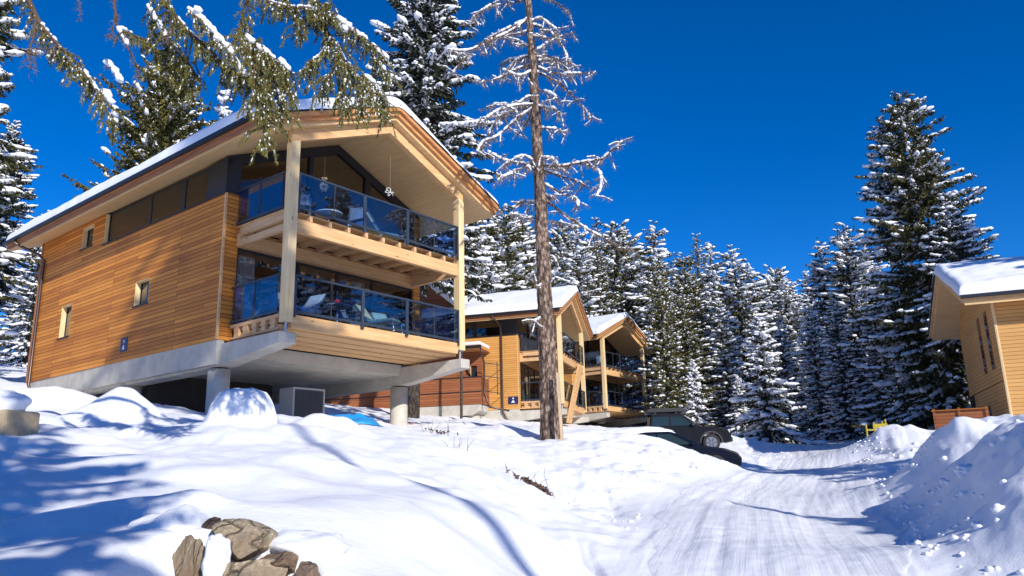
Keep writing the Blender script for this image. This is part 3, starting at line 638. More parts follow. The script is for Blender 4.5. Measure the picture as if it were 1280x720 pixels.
# middle chalet: diagonal stringer of the outside stair below the upper balcony
s = MB(); s.prism([(-.05, -1.1), (.9, -1.1), (4.6, 2.1), (4.6, 2.75), (4.1, 2.75)], -.32, -.2, 'y'); s.build('stair_stringer', M['beam'], chalet_b)

# --- low porch extension on the long side of the middle chalet
annex = empty('annex', (-1.853, 43.3, 4.064), rad(90 - 15.68)); tag(annex, 'low shaded brown timber extension with flat snowy roof attached left of the middle chalet', 'extension')
w = MB(); w.box(0, .06, 0, 11, 0, 1.5, M['fence_and_shade_wood']); w.box(.062, 1.45, 0, .06, 0, 1.5, M['fence_and_shade_wood']); w.build('parapet', parent=annex)  # annex walls take the darker boards in place of tree shade
s = MB(); s.box(-.03, .09, -.03, 11, 1.502, 1.56); s.build('ledge', M['dark'], annex); s = MB(); s.box(-.025, -.002, 0, 11, .68, .74); s.build('ledge', M['dark'], annex)
w = MB(); wall_with_holes(w, .9, .2, .25, 11, 0, 3.1, [(.55, .95, 1.3, 2.3)], M['fence_and_shade_wood']); w.build('wall', parent=annex)
f = MB(); f.box(1.0, 1.05, .55, .95, 1.3, 2.3); o = f.build('window', M['dark'], annex)
f = MB(); f.box(.902, .99, .93, .95, 1.3, 2.3); f.build('reveal', M['post'], o)
r_ = MB(); r_.box(-.35, 1.45, -.1, 11, 3.1, 3.28); r_.build('roof', M['fascia'], annex)
r_ = MB(); r_.box(-.33, 1.45, -.08, 11, 3.282, 3.5); r_.build('roof_snow', M['roof_snow'], annex, bevel=.08)
g_ = MB(); g_.box(-.46, -.352, -.15, 11, 3.1, 3.26); g_.build('gutter', M['gutter'], annex)
g_ = MB(); g_.tube([(-.4, -.12, 3.1), (-.35, -.16, 2.8), (-.06, -.2, 2.3), (-.06, -.2, .6), (-.1, -.5, -.2), (-.02, -1.6, -.45)], .055, 8); g_.build('downpipe', M['pipe'], annex, smooth=True)
g_ = MB()
for z in (.75, 1.6, 2.35): g_.tube([(.3, -.02, z), (.3, -.85, z - .15), (1.4, -.85, z - .15)], .022, 6)
for x_, y_ in ((.3, -.85), (.3, -.05)): g_.tube([(x_, y_, .5), (x_, y_, 2.35)], .025, 6)
g_.build('landing_rail', M['rail'], annex)
s = MB(); s.prism([(.05, -.02), (11, -.02), (11, -.6), (.6, -.6), (.1, -.35)], -.06, 1.45, 'x'); s.build('concrete_base', M['concrete'], annex)
s = MB(); s.box(.3, 1.45, .3, 11, -2.2, -.602); s.build('plinth', M['concrete'], annex)
# taller gable end behind it
w = MB(); w.prism([(1.9, 3.0), (11, 3.0), (11, 6.4), (6.4, 9.6), (1.9, 5.9)], 1.46, 1.6, 'x', M['fence_and_shade_wood']); w.build('gable_wall', parent=annex)
r_ = MB(); r_.prism([(1.5, 5.62), (6.4, 9.66), (6.4, 9.92), (1.5, 5.86)], .9, 1.46, 'x'); r_.build('gable_roof', M['roof_snow'], annex)

# --- house at the right edge, seen from its back gable
psi4 = 21.0; u4 = Vector((math.sin(rad(psi4)), math.cos(rad(psi4)), 0)); v4 = Vector((-math.cos(rad(psi4)), math.sin(rad(psi4)), 0))
c4 = Vector((18.95, 30, 0)); o4 = c4 - u4 * UW - v4 * BK; Z4 = 1.30
h4 = empty('house', (o4.x, o4.y, Z4), rad(90 - psi4)); tag(h4, 'pale timber house at the right edge with thick snow on its roof', 'house')
w = MB(); zt = roof_w(UW) - .45
wall_with_holes(w, UW, .25, BK - 12, BK, -1.0, zt, [], M['cladding_pale']); w.build('side_wall', parent=h4)
w = MB(); zf = 1.95
slots = [(.7, 1.25, 2.5, 4.9), (2.3, 2.85, 2.5, 4.9), (3.2, 3.6, -.3, 1.25)]
wall_with_holes(w, BK, -.25, UW + .255, CW + .525, zf, 4.2 + .0, [], M['cladding_pale'], 'y') if False else None
gm = M['cladding_pale']
w.prism([(UW + .252, zf), (CW + .525, zf), (CW + .525, roof_w(CW + .525) - .45), (UA, AP - .45), (UW + .252, roof_w(UW + .25) - .45)], BK - .25, BK, 'y', gm)
w.box(UW + .252, CW - .3, BK - .30, BK - .05, -1.0, zf, gm); w.build('gable_wall', parent=h4)
for a, b, c, d in slots:
    f = MB(); y = BK if c > 2 else BK - .05
    f.box(a, b, y + .002, y + .02, c, d); o = f.build('window', M['fascia_y'], h4)
    p = MB(); p.box(a + .06, b - .06, y + .022, y + .03, c + .06, d - .06); p.build('pane', M['glass'], o)
w = MB(); w.box(UW - .02, UW + .03, BK + .002, BK + .03, -1, zt); w.box(UW - .03, UW - .002, BK - .06, BK + .0, -1, zt); w.build('corner_board', M['post'], h4)
w = MB(); w.box(CW + .3, CW + .52, BK - 12, BK - .26, zf, zt); w.box(UW + .3, CW, BK - 12, BK - .5, zf, zf + .2); w.box(UW + .3, CW + .4, BK - 12, BK - 11.8, -1, zt); w.build('far_wall', M['cladding_pale'], h4)
r_ = MB(); v0, v1 = BK - 13, BK + 1.2
gable_layer(r_, -EL, CW + ER, v0, v1, 0, .06, M['gutter']); gable_layer(r_, -EL + .03, CW + ER - .03, v0, v1 - .03, .062, .2, M['beam']); gable_layer(r_, -EL + .1, CW + ER - .1, v0, v1 - .12, .264, .18, M['soffit']); r_.build('roof', parent=h4)
g_ = MB(); g_.box(-EL - .12, -EL, v0, v1, roof_w(-EL) - .15, roof_w(-EL) - .02); g_.build('gutter', M['gutter'], h4)
roof_snow('roof_snow', h4, -EL - .02, CW + ER + .01, v0, v1 + .04, .42, 7, .3)

# ------------------------------------------------------------------ conifers
ICO_V = None
def _ico(k=1):
    import bmesh
    bm = bmesh.new(); bmesh.ops.create_icosphere(bm, subdivisions=k, radius=1)
    v = np.array([x.co[:] for x in bm.verts]); f = np.array([[q.index for q in p.verts] for p in bm.faces]); bm.free(); return v, f
ICO_V, ICO_F = _ico(); ICO2_V, ICO2_F = _ico(2)
OCT_V = np.array([[1, 0, 0], [-1, 0, 0], [0, 1, 0], [0, -1, 0], [0, 0, 1], [0, 0, -.5]], float)
OCT_F = np.array([[0, 2, 4], [2, 1, 4], [1, 3, 4], [3, 0, 4], [2, 0, 5], [1, 2, 5], [3, 1, 5], [0, 3, 5]])
def norm(a): return a / np.maximum(np.linalg.norm(a, axis=-1, keepdims=True), 1e-9)
def place(tv, tf, cen, ax, ay, az, rng, jitter=.25):
    """copies of a template: axes arrays (n,3) already scaled"""
    n = len(cen); t = np.broadcast_to(tv, (n,) + tv.shape) * (1 + jitter * (rng.rand(n, len(tv), 1) - .5))
    V = cen[:, None] + t[..., 0:1] * ax[:, None] + t[..., 1:2] * ay[:, None] + t[..., 2:3] * az[:, None]
    Fc = tf[None] + (np.arange(n) * len(tv))[:, None, None]
    return V.reshape(-1, 3), Fc.reshape(-1, tf.shape[1])
def blobs(rng, cen, d, ln, wd, ht, ico=False):
    d = norm(d); side = norm(np.cross(d, [0, 0, 1.])); up = np.cross(side, d)
    tv, tf = (ICO2_V, ICO2_F) if ico == 2 else (ICO_V, ICO_F) if ico else (OCT_V, OCT_F)
    return place(tv, tf, cen, d * ln[:, None], side * wd[:, None], up * ht[:, None], rng, .45)
def kites(rng, p0, p1, wd, flat=None):
    """leaf shaped quads from p0 to p1, half width wd, random roll"""
    d = p1 - p0; dn = norm(d); r = rng.normal(size=d.shape)
    if flat is not None: r = r * (1 - flat) + np.cross(dn, [0, 0, 1.]) * flat * 1.5
    s = norm(r - dn * (r * dn).sum(-1, keepdims=True)) * wd[:, None]
    m = p0 + d * rng.uniform(.35, .55, (len(d), 1))
    V = np.stack([p0, m + s, p1, m - s], 1).reshape(-1, 3); Fc = np.arange(len(d) * 4).reshape(-1, 4); return V, Fc
def joinm(parts):
    V = []; Fc = []; o = 0
    for v, f in parts: V.append(v); Fc.append(f + o); o += len(v)
    return np.vstack(V), np.vstack(Fc)

def conifer(seed, Ht, R, base=.04, whorl=.42, nbr=6, droop=.55, snow=.6, snow_size=1., mat_n='spruce', twig=.24, dens=1., top=1., shape=.85, lift=.25, irregular=.25, trunk_r=None, needle_w=.055, gaps=0., big=.5):
    rng = np.random.RandomState(seed); root = empty('spruce_tree')
    trunk_r = trunk_r or Ht * .012 + .06
    lean = rng.normal(0, .012, 2)
    mb = MB(); zs = np.linspace(-.5, Ht * .985, 9)
    mb.tube([(lean[0] * z * z / Ht, lean[1] * z * z / Ht, z) for z in zs], [trunk_r * max(.06, 1 - max(z, 0) / Ht) ** .8 + .012 for z in zs], 9)
    mb.build('trunk', M['bark'], root, smooth=True)
    B0 = []; AZ = []; LN = []; TT = []
    z = Ht * base
    while z < Ht * .985:
        t = (z / Ht - base) / (1 - base); Lw = R * (1 - t) ** shape * (1 if t > .12 else .75 + 2 * t) * (1 + .22 * math.sin(z * 1.7 + seed) * math.sin(z * .6 + seed * 2)) + .10
        k = max(3, int(round(nbr * (1 if t < .8 else .8)))); a0 = rng.rand() * 6.28
        for i in range(k):
            if rng.rand() < gaps: continue
            B0.append(z + rng.uniform(-1.1, 1.1) * whorl); AZ.append(a0 + 6.283 * i / k + rng.normal(0, .25)); LN.append(Lw * np.clip(1 + irregular * rng.normal(), .35, 1.45)); TT.append(t)
        z += whorl * (1 - .45 * t) * rng.uniform(.8, 1.2)
    B0, AZ, LN, TT = map(np.array, (B0, AZ, LN, TT))
    dr = droop * (1 - .75 * TT) * rng.uniform(.6, 1.4, len(B0)); li = lift * rng.uniform(.4, 1.6, len(B0)) + .5 * TT
    def bp(i, s):
        r = LN[i] * s; h = LN[i] * (li[i] * s * .5 - dr[i] * s ** 1.3 + .35 * dr[i] * s ** 3); zc = B0[i] + h
        return np.stack([r * np.cos(AZ[i]) + lean[0] * zc * zc / Ht, r * np.sin(AZ[i]) + lean[1] * zc * zc / Ht, zc], -1)
    # limbs
    nb = len(B0); S = np.array([0, .5, 1.]); parts = []
    for a, b, w in ((0, .5, 1), (.5, 1., .5)):
        p0 = bp(np.arange(nb), a); p1 = bp(np.arange(nb), b); parts.append(kites(rng, p0, p1 + .1 * (p1 - p0), .02 * w + .006 * LN))
    # lateral twigs
    cnt = np.maximum(4, (LN / (.10 / dens)).astype(int)); idx = np.repeat(np.arange(nb), cnt); n = len(idx)
    s = rng.rand(n) ** .75 * .9 + .1; p = bp(idx, s); d = norm(bp(idx, np.minimum(s + .03, 1.1)) - bp(idx, s - .03))
    side = np.cross(d, [0, 0, 1.]) * np.where(rng.rand(n) < .5, 1, -1)[:, None]
    ll = (twig * 1.6 * (1.15 - s) * np.minimum(1, LN[idx] / 1.2) + .10) * rng.uniform(.6, 1.3, n)
    td = norm(d * rng.uniform(.5, 1., (n, 1)) + side * rng.uniform(.3, 1.1, (n, 1)) + np.array([0, 0, -1.]) * rng.uniform(-.05, .75, (n, 1)))
    p1 = p + td * ll[:, None]
    parts.append(kites(rng, p, p1, ll * .13 + .015, .5))
    for q in range(3):
        f = rng.uniform(.1, .9, (n, 1)); a = p + (p1 - p) * f; dd = norm(td * .7 + rng.normal(0, .45, (n, 3)) + np.array([0, 0, -.45]))
        parts.append(kites(rng, a, a + dd * (ll * rng.uniform(.35, .7, n))[:, None], np.full(n, needle_w) * rng.uniform(.5, 1.1, n)))
    V, Fc = joinm(parts); np_mesh('crown', V, Fc, M[mat_n], root)
    # snow lying on twigs and branches
    sp = []
    if snow > 0:
        br_s = np.clip(rng.normal(1, .6, nb), .0, 1.9)
        k = rng.rand(n) < snow * .6 * br_s[idx]; c = (p + p1)[k] * .5; c[:, 2] += .03
        c += rng.normal(0, .03, c.shape)
        l_ = ll[k] * rng.uniform(.3, .6, k.sum()); sp.append(blobs(rng, c, td[k], l_ * snow_size, (.035 + .14 * l_) * snow_size * rng.uniform(.6, 1.4, k.sum()), .05 * snow_size * rng.uniform(.6, 1.5, k.sum())))
        cnt = np.maximum(1, (LN / (.17 if Ht > 19.5 else .30) * snow * 1.3).astype(int)); ib = np.repeat(np.arange(nb), cnt); m_ = len(ib)
        s2 = rng.uniform(.25, 1.0, m_); keep = rng.rand(m_) < br_s[ib]; ib = ib[keep]; s2 = s2[keep]; m_ = len(ib)
        c = bp(ib, s2); c[:, 2] += .04; dd = bp(ib, s2 + .05) - bp(ib, s2 - .05)
        z_ = rng.uniform(.5, 1.5, m_) * snow_size * (big + .6 * big * np.minimum(1, LN[ib] / 2))
        v, f = blobs(rng, c, dd + 1e-4, .30 * z_, .15 * z_, .10 * z_, 2 if Ht > 20.5 else True)
        v2, f2 = joinm(sp); V = np.vstack([v2, v]); Fc = np.vstack([f2, f + len(v2)])
        np_mesh('snow_cover', V, Fc, M['tree_snow'], root, True)
    return root
PROTO = {}
def proto(key, **kw):
    PROTO[key] = (conifer(**kw), kw['Ht']); return PROTO[key]
used_p = set()
def tree(key, px, py, Y, label, name='spruce_tree', wide=1., group=None, rz=None, sink=.2, Ht=None, xy=None):
    src, h0 = PROTO[key]
    top = at(px, py, Y) if xy is None else Vector((xy[0], xy[1], 0)); zb = H(top.x, top.y) - sink
    hh = Ht if Ht else top.z - zb
    o = src if key not in used_p else copy_tree(src); used_p.add(key); o.name = name
    s = hh / h0; o.location = (top.x, top.y, zb); o.scale = (s * wide, s * wide, s); o.rotation_euler = (.02 * math.sin(px * 3.3 + Y), .02 * math.cos(px * 2.1 + Y), rz if rz is not None else (px * 1.7) % 6.28)
    tag(o, label, 'tree', group); return o
GF = 'snow covered conifers of the forest behind the chalets'
proto('snowyA', seed=1, Ht=18, R=2.6, shape=.6, whorl=.5, nbr=8, snow=.6, snow_size=1.35, mat_n='spruce', droop=.65, irregular=.4, gaps=.08)
proto('snowyB', seed=2, Ht=18, R=2.3, shape=.7, whorl=.46, nbr=7, snow=.62, snow_size=1.3, mat_n='spruce', droop=.5, irregular=.45, gaps=.1)
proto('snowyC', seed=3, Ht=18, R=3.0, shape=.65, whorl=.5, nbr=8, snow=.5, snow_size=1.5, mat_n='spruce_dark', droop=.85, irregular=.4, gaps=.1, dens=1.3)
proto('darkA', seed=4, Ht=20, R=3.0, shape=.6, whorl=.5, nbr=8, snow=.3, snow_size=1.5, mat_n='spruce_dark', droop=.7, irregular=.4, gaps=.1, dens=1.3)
proto('olive', seed=5, Ht=17, R=2.6, shape=.5, whorl=.4, nbr=8, snow=.28, snow_size=1.0, mat_n='pine', droop=.35, irregular=.35, needle_w=.07)
proto('bushy', seed=8, Ht=16, R=3.1, whorl=.42, nbr=9, snow=.55, snow_size=1.3, mat_n='pine', droop=.3, lift=.45, shape=.45, irregular=.35, gaps=.08, dens=1.1, needle_w=.075)
proto('frosty', seed=6, Ht=18, R=1.9, whorl=.42, nbr=6, snow=.85, snow_size=.55, mat_n='pine', droop=.1, lift=.7, dens=.6, needle_w=.02, twig=.3)
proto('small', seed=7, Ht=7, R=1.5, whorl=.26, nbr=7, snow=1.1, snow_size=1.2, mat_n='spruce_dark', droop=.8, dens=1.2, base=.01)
# tall detailed ones
proto('giant', seed=21, Ht=21, R=4.6, whorl=.46, nbr=8, snow=.36, snow_size=1.0, mat_n='spruce', droop=.5, irregular=.38, dens=1.7, shape=.60, gaps=.10, twig=.36, base=.05, big=.5, lift=.2)
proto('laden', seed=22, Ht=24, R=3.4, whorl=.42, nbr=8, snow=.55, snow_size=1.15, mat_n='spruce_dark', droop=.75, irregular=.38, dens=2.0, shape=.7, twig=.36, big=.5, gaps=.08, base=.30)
proto('stone', seed=23, Ht=20, R=4.0, whorl=.40, nbr=9, snow=.12, snow_size=1.2, mat_n='pine', droop=.1, lift=.55, irregular=.3, dens=1.5, shape=.42, twig=.36, needle_w=.085, base=.15)
proto('edge', seed=24, Ht=24, R=3.3, whorl=.46, nbr=8, snow=.42, snow_size=1.15, mat_n='spruce', droop=.55, irregular=.3, dens=1.9, shape=.6, twig=.36, big=.5)
proto('bare_trunked', seed=25, Ht=22, R=3.1, whorl=.5, nbr=7, snow=.35, snow_size=1.3, mat_n='spruce_dark', droop=.6, irregular=.35, dens=1.3, shape=.7, base=.42, trunk_r=.34, twig=.34)

tree('giant', 1128, 116, 45, 'tallest spruce on the right, rising well above the other trees against the sky', rz=.6, wide=.92)
tree('laden', 518, -70, 39, 'snow laden spruce rising out of frame behind the gable of the big chalet', rz=2)
tree('stone', 203, 78, 44, 'broad olive green pine with little snow behind the eave of the big chalet', 'pine_tree', wide=.86)
tree('edge', -22, -150, 33, 'snow laden spruce cut off by the left edge of the photo', rz=1)
tree('laden', 18, 150, 52, 'shaded spruce behind the left corner of the big chalet', wide=.9)
tree('darkA', 55, 262, 50, 'dark spruce between the left edge tree and the big chalet roof', wide=1)
tree('snowyB', 277, 108, 66, 'spruce whose thin tip alone shows above the big chalet eave')
proto('skirt', seed=41, Ht=20, R=3.0, whorl=.42, nbr=8, snow=.7, snow_size=1.25, mat_n='spruce', droop=.6, irregular=.35, dens=2.0, shape=.5, twig=.34, big=.5, base=.56, trunk_r=.12)
tree('skirt', 574, 215, 41.5, 'spruce with drooping snowy boughs showing right of the balcony post of the big chalet', wide=.85, rz=4)
tree('bare_trunked', 1174, 240, 41, 'left one of two dark trees with bare trunks beside the right house', wide=1.)
tree('bare_trunked', 1203, 262, 42, 'right one of two dark trees with bare trunks beside the right house', wide=1., rz=1)
tree('darkA', 1100, 150, 47, 'slim dark spruce hugging the left side of the tallest spruce', wide=.8)
tree('olive', 824, 322, 56, 'olive green tree overlapping the right posts of the farthest chalet', wide=.72)
tree('olive', 850, 318, 61, 'olive green tree just right of the farthest chalet', wide=1.1)
tree('olive', 785, 335, 74, 'olive green tree rising behind the ridge of the farthest chalet')
tree('small', 864, 450, 50, 'small slender snow laden spruce behind the pickup truck', wide=.8)
tree('small', 945, 398, 47, 'large low spruce in shade with thick drooping snow beside the lane bend', wide=1.25)
tree('small', 920, 470, 52, 'little snowy spruce left of the low drooping spruce', wide=1)
front = [('bushy', 625, 262, 70), ('snowyA', 601, 290, 63), ('snowyC', 652, 266, 74), ('bushy', 700, 282, 78), ('snowyB', 722, 276, 66), ('frosty', 745, 272, 70), ('bushy', 765, 284, 78), ('snowyA', 812, 280, 72),
 ('frosty', 868, 290, 80), ('snowyB', 884, 302, 74), ('snowyA', 918, 306, 62), ('snowyC', 944, 330, 72), ('bushy', 963, 336, 80), ('snowyA', 984, 342, 70), ('snowyB', 1003, 338, 76), ('snowyC', 1020, 300, 60), ('darkA', 1051, 279, 57), ('snowyA', 1076, 296, 64)]
FL = ['snowy spruce with the leftmost tall tip beside the big chalet roof corner', 'snowy spruce close to the right post of the big chalet', 'snowy spruce directly left of the larch trunk', 'snowy spruce directly right of the larch trunk',
 'slender snowy spruce above the middle chalet ridge', 'frosty pale tree with thin twigs above the middle chalet', 'snow laden spruce above the gap between middle and farthest chalet', 'pointed snowy spruce rising above the olive trees by the farthest chalet',
 'pale frosty bare looking tree in the middle of the forest edge', 'slender spruce touching the pale frosty tree on its right', 'pointed snowy spruce standing tallest above the pickup truck hood', 'snowy spruce just right of the pointed one above the hood',
 'thin spruce set back above the lane bend', 'snowy spruce above the far end of the lane', 'slim spruce in the dip of the skyline above the lane', 'snowy spruce left of the dark pointed spruce by the lane', 'dark pointed spruce next left of the tallest spruce', 'snowy spruce partly hidden by the tallest spruce']
for (k, px, py, Y), lb in zip(front, FL): tree(k, px, py, Y, lb, group=GF, wide=1.05 + .5 * ((px * 7) % 10) / 10)
tree('darkA', 975, 395, 54, 'shaded dark spruce over the far lane end', wide=1.0)
tree('snowyC', 1012, 385, 52, 'snow laden spruce whose low boughs reach the far snow bank', wide=1.15)
tree('darkA', 1040, 372, 50, 'dark low spruce left of the yellow frame', wide=1.15)
tree('snowyC', 1085, 365, 49, 'dark snowy spruce just behind the yellow frame', wide=1.1)
tree('snowyC', 1120, 380, 50, 'low snowy spruce under the tallest spruce', wide=1.2)
tree('snowyA', 900, 370, 58, 'snowy spruce of middle height behind the pickup truck cab', wide=1.1)
tree('darkA', 870, 385, 62, 'dark spruce behind the roof box of the pickup truck', wide=1.15)
tree('snowyC', 820, 400, 66, 'snowy spruce filling the gap behind the olive trees', wide=1.2)
tree('olive', 852, 372, 57, 'olive green tree of middle height left of the roof box of the pickup', wide=1.2)
tree('olive', 668, 330, 60, 'olive green low tree behind the larch trunk above the middle chalet roof', wide=1.3)
tree('darkA', 1150, 330, 52, 'dark spruce between the tallest spruce and the bare trunks', wide=1.1)
tree('darkA', 1228, 400, 58, 'dark spruce half hidden behind the right house gable', wide=1.1)
tree('snowyA', 560, 300, 58, 'snowy spruce behind the lower balcony end of the big chalet', wide=1.1)
rng = np.random.RandomState(77)
for i in range(46):
    px = 560 + i * 15.5 + rng.uniform(-6, 6); Y = rng.uniform(84, 112)
    py = np.interp(px, [560, 700, 800, 900, 1000, 1100, 1240], [272, 280, 312, 338, 360, 355, 420]) + rng.uniform(0, 40)
    tree(['snowyA', 'bushy', 'snowyC', 'snowyB', 'darkA'][i % 5], px, py, Y, 'snowy conifer in the dense far rows seen only through gaps of the nearer forest', group='far rows of the forest', wide=1.5 + .5 * rng.rand())
for px, Y, lb in ((-30, 70, 'dark conifer on the slope at the far left edge behind the near snow laden one'), (25, 76, 'dark conifer on the slope seen between the left edge and the big chalet'), (60, 64, 'dark conifer close behind the back corner of the big chalet')):
    tree('darkA', px, 330, Y, lb, wide=1.3)
# trees standing behind the photographer: they throw the dappled shade on walls, drift and lane
proto('high_crown', seed=31, Ht=34, R=2.9, whorl=.55, nbr=6, snow=.2, snow_size=1.2, mat_n='spruce_dark', droop=.5, irregular=.4, shape=.5, base=.68, trunk_r=.12, twig=.5, gaps=.1, dens=1.8)
for k, xy, h, lb in (('high_crown', (10.8, -11.2), 34, 'very tall spruce with a bare lower trunk on the right behind the photographer'), ('darkA', (1.7, -4.0), 12.5, 'slim spruce standing just behind the photographer'),
    ('darkA', (14.4, 0.0), 9.5, 'slim spruce right of the lane, level with the photographer'), ('darkA', (21, 6), 15, 'dark spruce far right outside the frame, across the near snow bank'), ('darkA', (33, 27), 22, 'big spruce behind the right house, nearest to it'), ('laden', (38, 31), 24, 'big snowy spruce behind the right house, farthest right'), ('darkA', (30, 19), 21, 'big spruce outside the frame in front of the right house'), ('laden', (36, 22), 23, 'big snowy spruce far outside the right edge')):
    tree(k, 0, 0, 0, lb, xy=xy, Ht=h, rz=xy[0], wide=.85 if h == 12.5 else 1)

# ------------------------------------------------------------------ branches drawn as curves through space
def smooth_path(pts, n=6):
    pts = [Vector(p) for p in pts]; out = []
    for i in range(len(pts) - 1):
        p0 = pts[max(i - 1, 0)]; p1 = pts[i]; p2 = pts[i + 1]; p3 = pts[min(i + 2, len(pts) - 1)]
        for k in range(n):
            t = k / n; out.append(.5 * ((2 * p1) + (-p0 + p2) * t + (2 * p0 - 5 * p1 + 4 * p2 - p3) * t * t + (-p0 + 3 * p1 - 3 * p2 + p3) * t ** 3))
    out.append(pts[-1]); return out
def path_arrays(paths, step, rng):
    P_ = []; D_ = []; T_ = []
    for pts in paths:
        a = np.array([p[:] for p in pts]); seg = np.linalg.norm(np.diff(a, axis=0), axis=1); cum = np.concatenate([[0], np.cumsum(seg)]); n = max(2, int(cum[-1] / step))
        s = np.sort(rng.rand(n)) * cum[-1]; p = np.stack([np.interp(s, cum, a[:, k]) for k in range(3)], 1); q = np.stack([np.interp(s + .02, cum, a[:, k]) for k in range(3)], 1)
        P_.append(p); D_.append(norm(q - p + 1e-9)); T_.append(s / cum[-1])
    return np.vstack(P_), np.vstack(D_), np.concatenate(T_)

# --- the larch in front of the middle chalet
lx = at(690, 556, 24); larch = empty('larch_tree', (lx.x, lx.y, H(lx.x, lx.y) - .1)); LO = Vector(larch.location)
tag(larch, 'tall nearly bare larch with scaly trunk and snow lined branches, leaning slightly left', 'tree')
tp = [(690, 560), (687, 500), (684, 430), (681, 370), (678, 300), (675, 240), (671, 170), (667, 100), (662, 30), (657, -40), (651, -120), (647, -190)]
tw = [.34, .29, .25, .228, .205, .185, .165, .135, .11, .085, .06, .03]
TP = [at(a, b, 24) for a, b in tp]
mb = MB(); path = smooth_path([p - LO for p in TP], 22); rs = np.interp(np.linspace(0, 1, len(path)), np.linspace(0, 1, len(tw)), tw)
mb.tube(path, list(rs), 56); o = mb.build('trunk', M['larch_bark'], larch, smooth=True)
for v in o.data.vertices:
    c = v.co; k = 1 + 0.0; nn = mnoise.noise(Vector((c.x * 9, c.y * 9, c.z * 1.6))) * .02 + mnoise.noise(Vector((c.x * 3, c.y * 3, c.z * .8))) * .03 + abs(mnoise.noise(Vector((c.x * 22, c.y * 22, c.z * 5)))) * .03
    v.co = c + v.normal * nn
def tx(y):  # trunk axis pixel x at pixel y
    return np.interp(y, [b for a, b in tp][::-1], [a for a, b in tp][::-1])
BR = [  # larch branches: pixel polylines and depth offset at the tip, radius
 ([(660, 22), (640, 38), (610, 52), (585, 64), (560, 62)], -.8, .05), ([(662, 25), (645, 30), (600, 55), (575, 78), (566, 92)], .6, .035), ([(663, 30), (685, 38), (705, 60), (712, 85)], .5, .045), ([(664, 45), (690, 48), (718, 40)], -1, .035),
 ([(666, 80), (645, 86), (620, 98), (597, 102)], .7, .045), ([(668, 82), (690, 90), (720, 92), (745, 90)], -.6, .045), ([(668, 90), (700, 105), (725, 130), (741, 145)], .8, .04), ([(667, 88), (650, 95), (630, 88)], -1, .03),
 ([(670, 128), (650, 132), (625, 146), (600, 148)], .5, .045), ([(670, 132), (645, 150), (622, 170), (603, 178), (596, 190)], -.8, .04), ([(672, 160), (690, 160), (712, 163)], .4, .03), ([(671, 130), (660, 150), (648, 165)], 1, .03),
 ([(675, 208), (655, 205), (630, 200), (612, 190)], .5, .04), ([(675, 205), (700, 207), (730, 203), (752, 200), (765, 187), (776, 178)], -.7, .05), ([(676, 212), (700, 220), (722, 228), (730, 232)], .8, .04), ([(675, 210), (655, 195), (635, 205), (622, 222)], -.5, .03),
 ([(677, 228), (700, 240), (718, 248), (722, 258)], -.8, .035), ([(677, 245), (700, 265), (735, 288), (770, 305), (795, 316)], .9, .045), ([(678, 272), (655, 272), (638, 268)], .3, .03), ([(678, 276), (700, 278), (715, 284)], .6, .03),
 ([(657, -5), (630, -2), (600, 15), (590, 25)], .6, .035), ([(657, -8), (690, 0), (712, 15)], -.4, .035), ([(655, -40), (625, -45), (595, -30)], .6, .03), ([(655, -50), (690, -55), (715, -40)], .2, .03), ([(653, -90), (630, -95), (610, -85)], 0, .02), ([(653, -95), (680, -100), (695, -90)], 0, .02),
 ([(664, 60), (650, 52), (630, 45), (612, 48)], 1.2, .03), ([(665, 66), (682, 55), (700, 40)], 1.2, .03), ([(668, 110), (690, 118), (700, 130)], -1.2, .03), ([(666, 70), (652, 72), (640, 82), (632, 100)], 1, .025), ([(730, 205), (748, 215), (752, 232), (745, 246)], -.7, .02),
 ([(680, 340), (668, 342), (664, 346)], .3, .022), ([(681, 352), (672, 360)], -.3, .025), ([(684, 395), (672, 400), (668, 402)], -.4, .022)]
rng = np.random.RandomState(3); paths = []; mbr = MB(); snp = []
for k in range(24):
    yy = rng.uniform(-170, 265); sd = 1 if rng.rand() < .5 else -1; l_ = rng.uniform(25, 75) * (1 if yy < 180 else .6); dr_ = rng.uniform(-.1, .7)
    BR.append(([(tx(yy), yy), (tx(yy) + sd * l_ * .35, yy + l_ * rng.uniform(-.15, .1)), (tx(yy) + sd * l_ * .75, yy + l_ * (dr_ * .4)), (tx(yy) + sd * l_, yy + l_ * dr_)], rng.uniform(-2, 2), rng.uniform(.018, .032)))
for pl, dz, r0 in BR:
    pts = [at(a + rng.uniform(-1, 1), b + rng.uniform(-1, 1), 24 + dz * k / (len(pl) - 1)) - LO for k, (a, b) in enumerate(pl)]
    # no scaling tricks: each point is simply a little nearer or farther than the trunk
    pth = smooth_path(pts, 5); mbr.tube(pth, list(np.linspace(r0, .012, len(pth))), 7); paths.append(pth)
    # side twigs
    for k in range(3, len(pth), 2):
        for _ in range(2):
            d = Vector(rng.normal(0, 1, 3)); d.z = -abs(d.z) * .8; d.normalize(); ln_ = rng.uniform(.15, .6); a = pth[k]; m_ = a + d * ln_ * .5 + Vector((0, 0, rng.uniform(-.05, .08))); e = a + d * ln_
            mbr.tube([a, m_, e], [.012, .009, .004], 4, cap=False); paths.append([a, m_, e]) if ln_ > .3 else None
mbr.build('branch', M['larch_bark'], larch, smooth=True)['kind'] = 'stuff'
p, d, t = path_arrays(paths, .010, rng); n = len(p)
dd = norm(rng.normal(0, 1, (n, 3)) + np.array([0, 0, -.9])); V, Fc = kites(rng, p, p + dd * rng.uniform(.05, .22, (n, 1)), np.full(n, .006)); np_mesh('fine_twigs', V, Fc, M['greytwig'], larch)['kind'] = 'stuff'
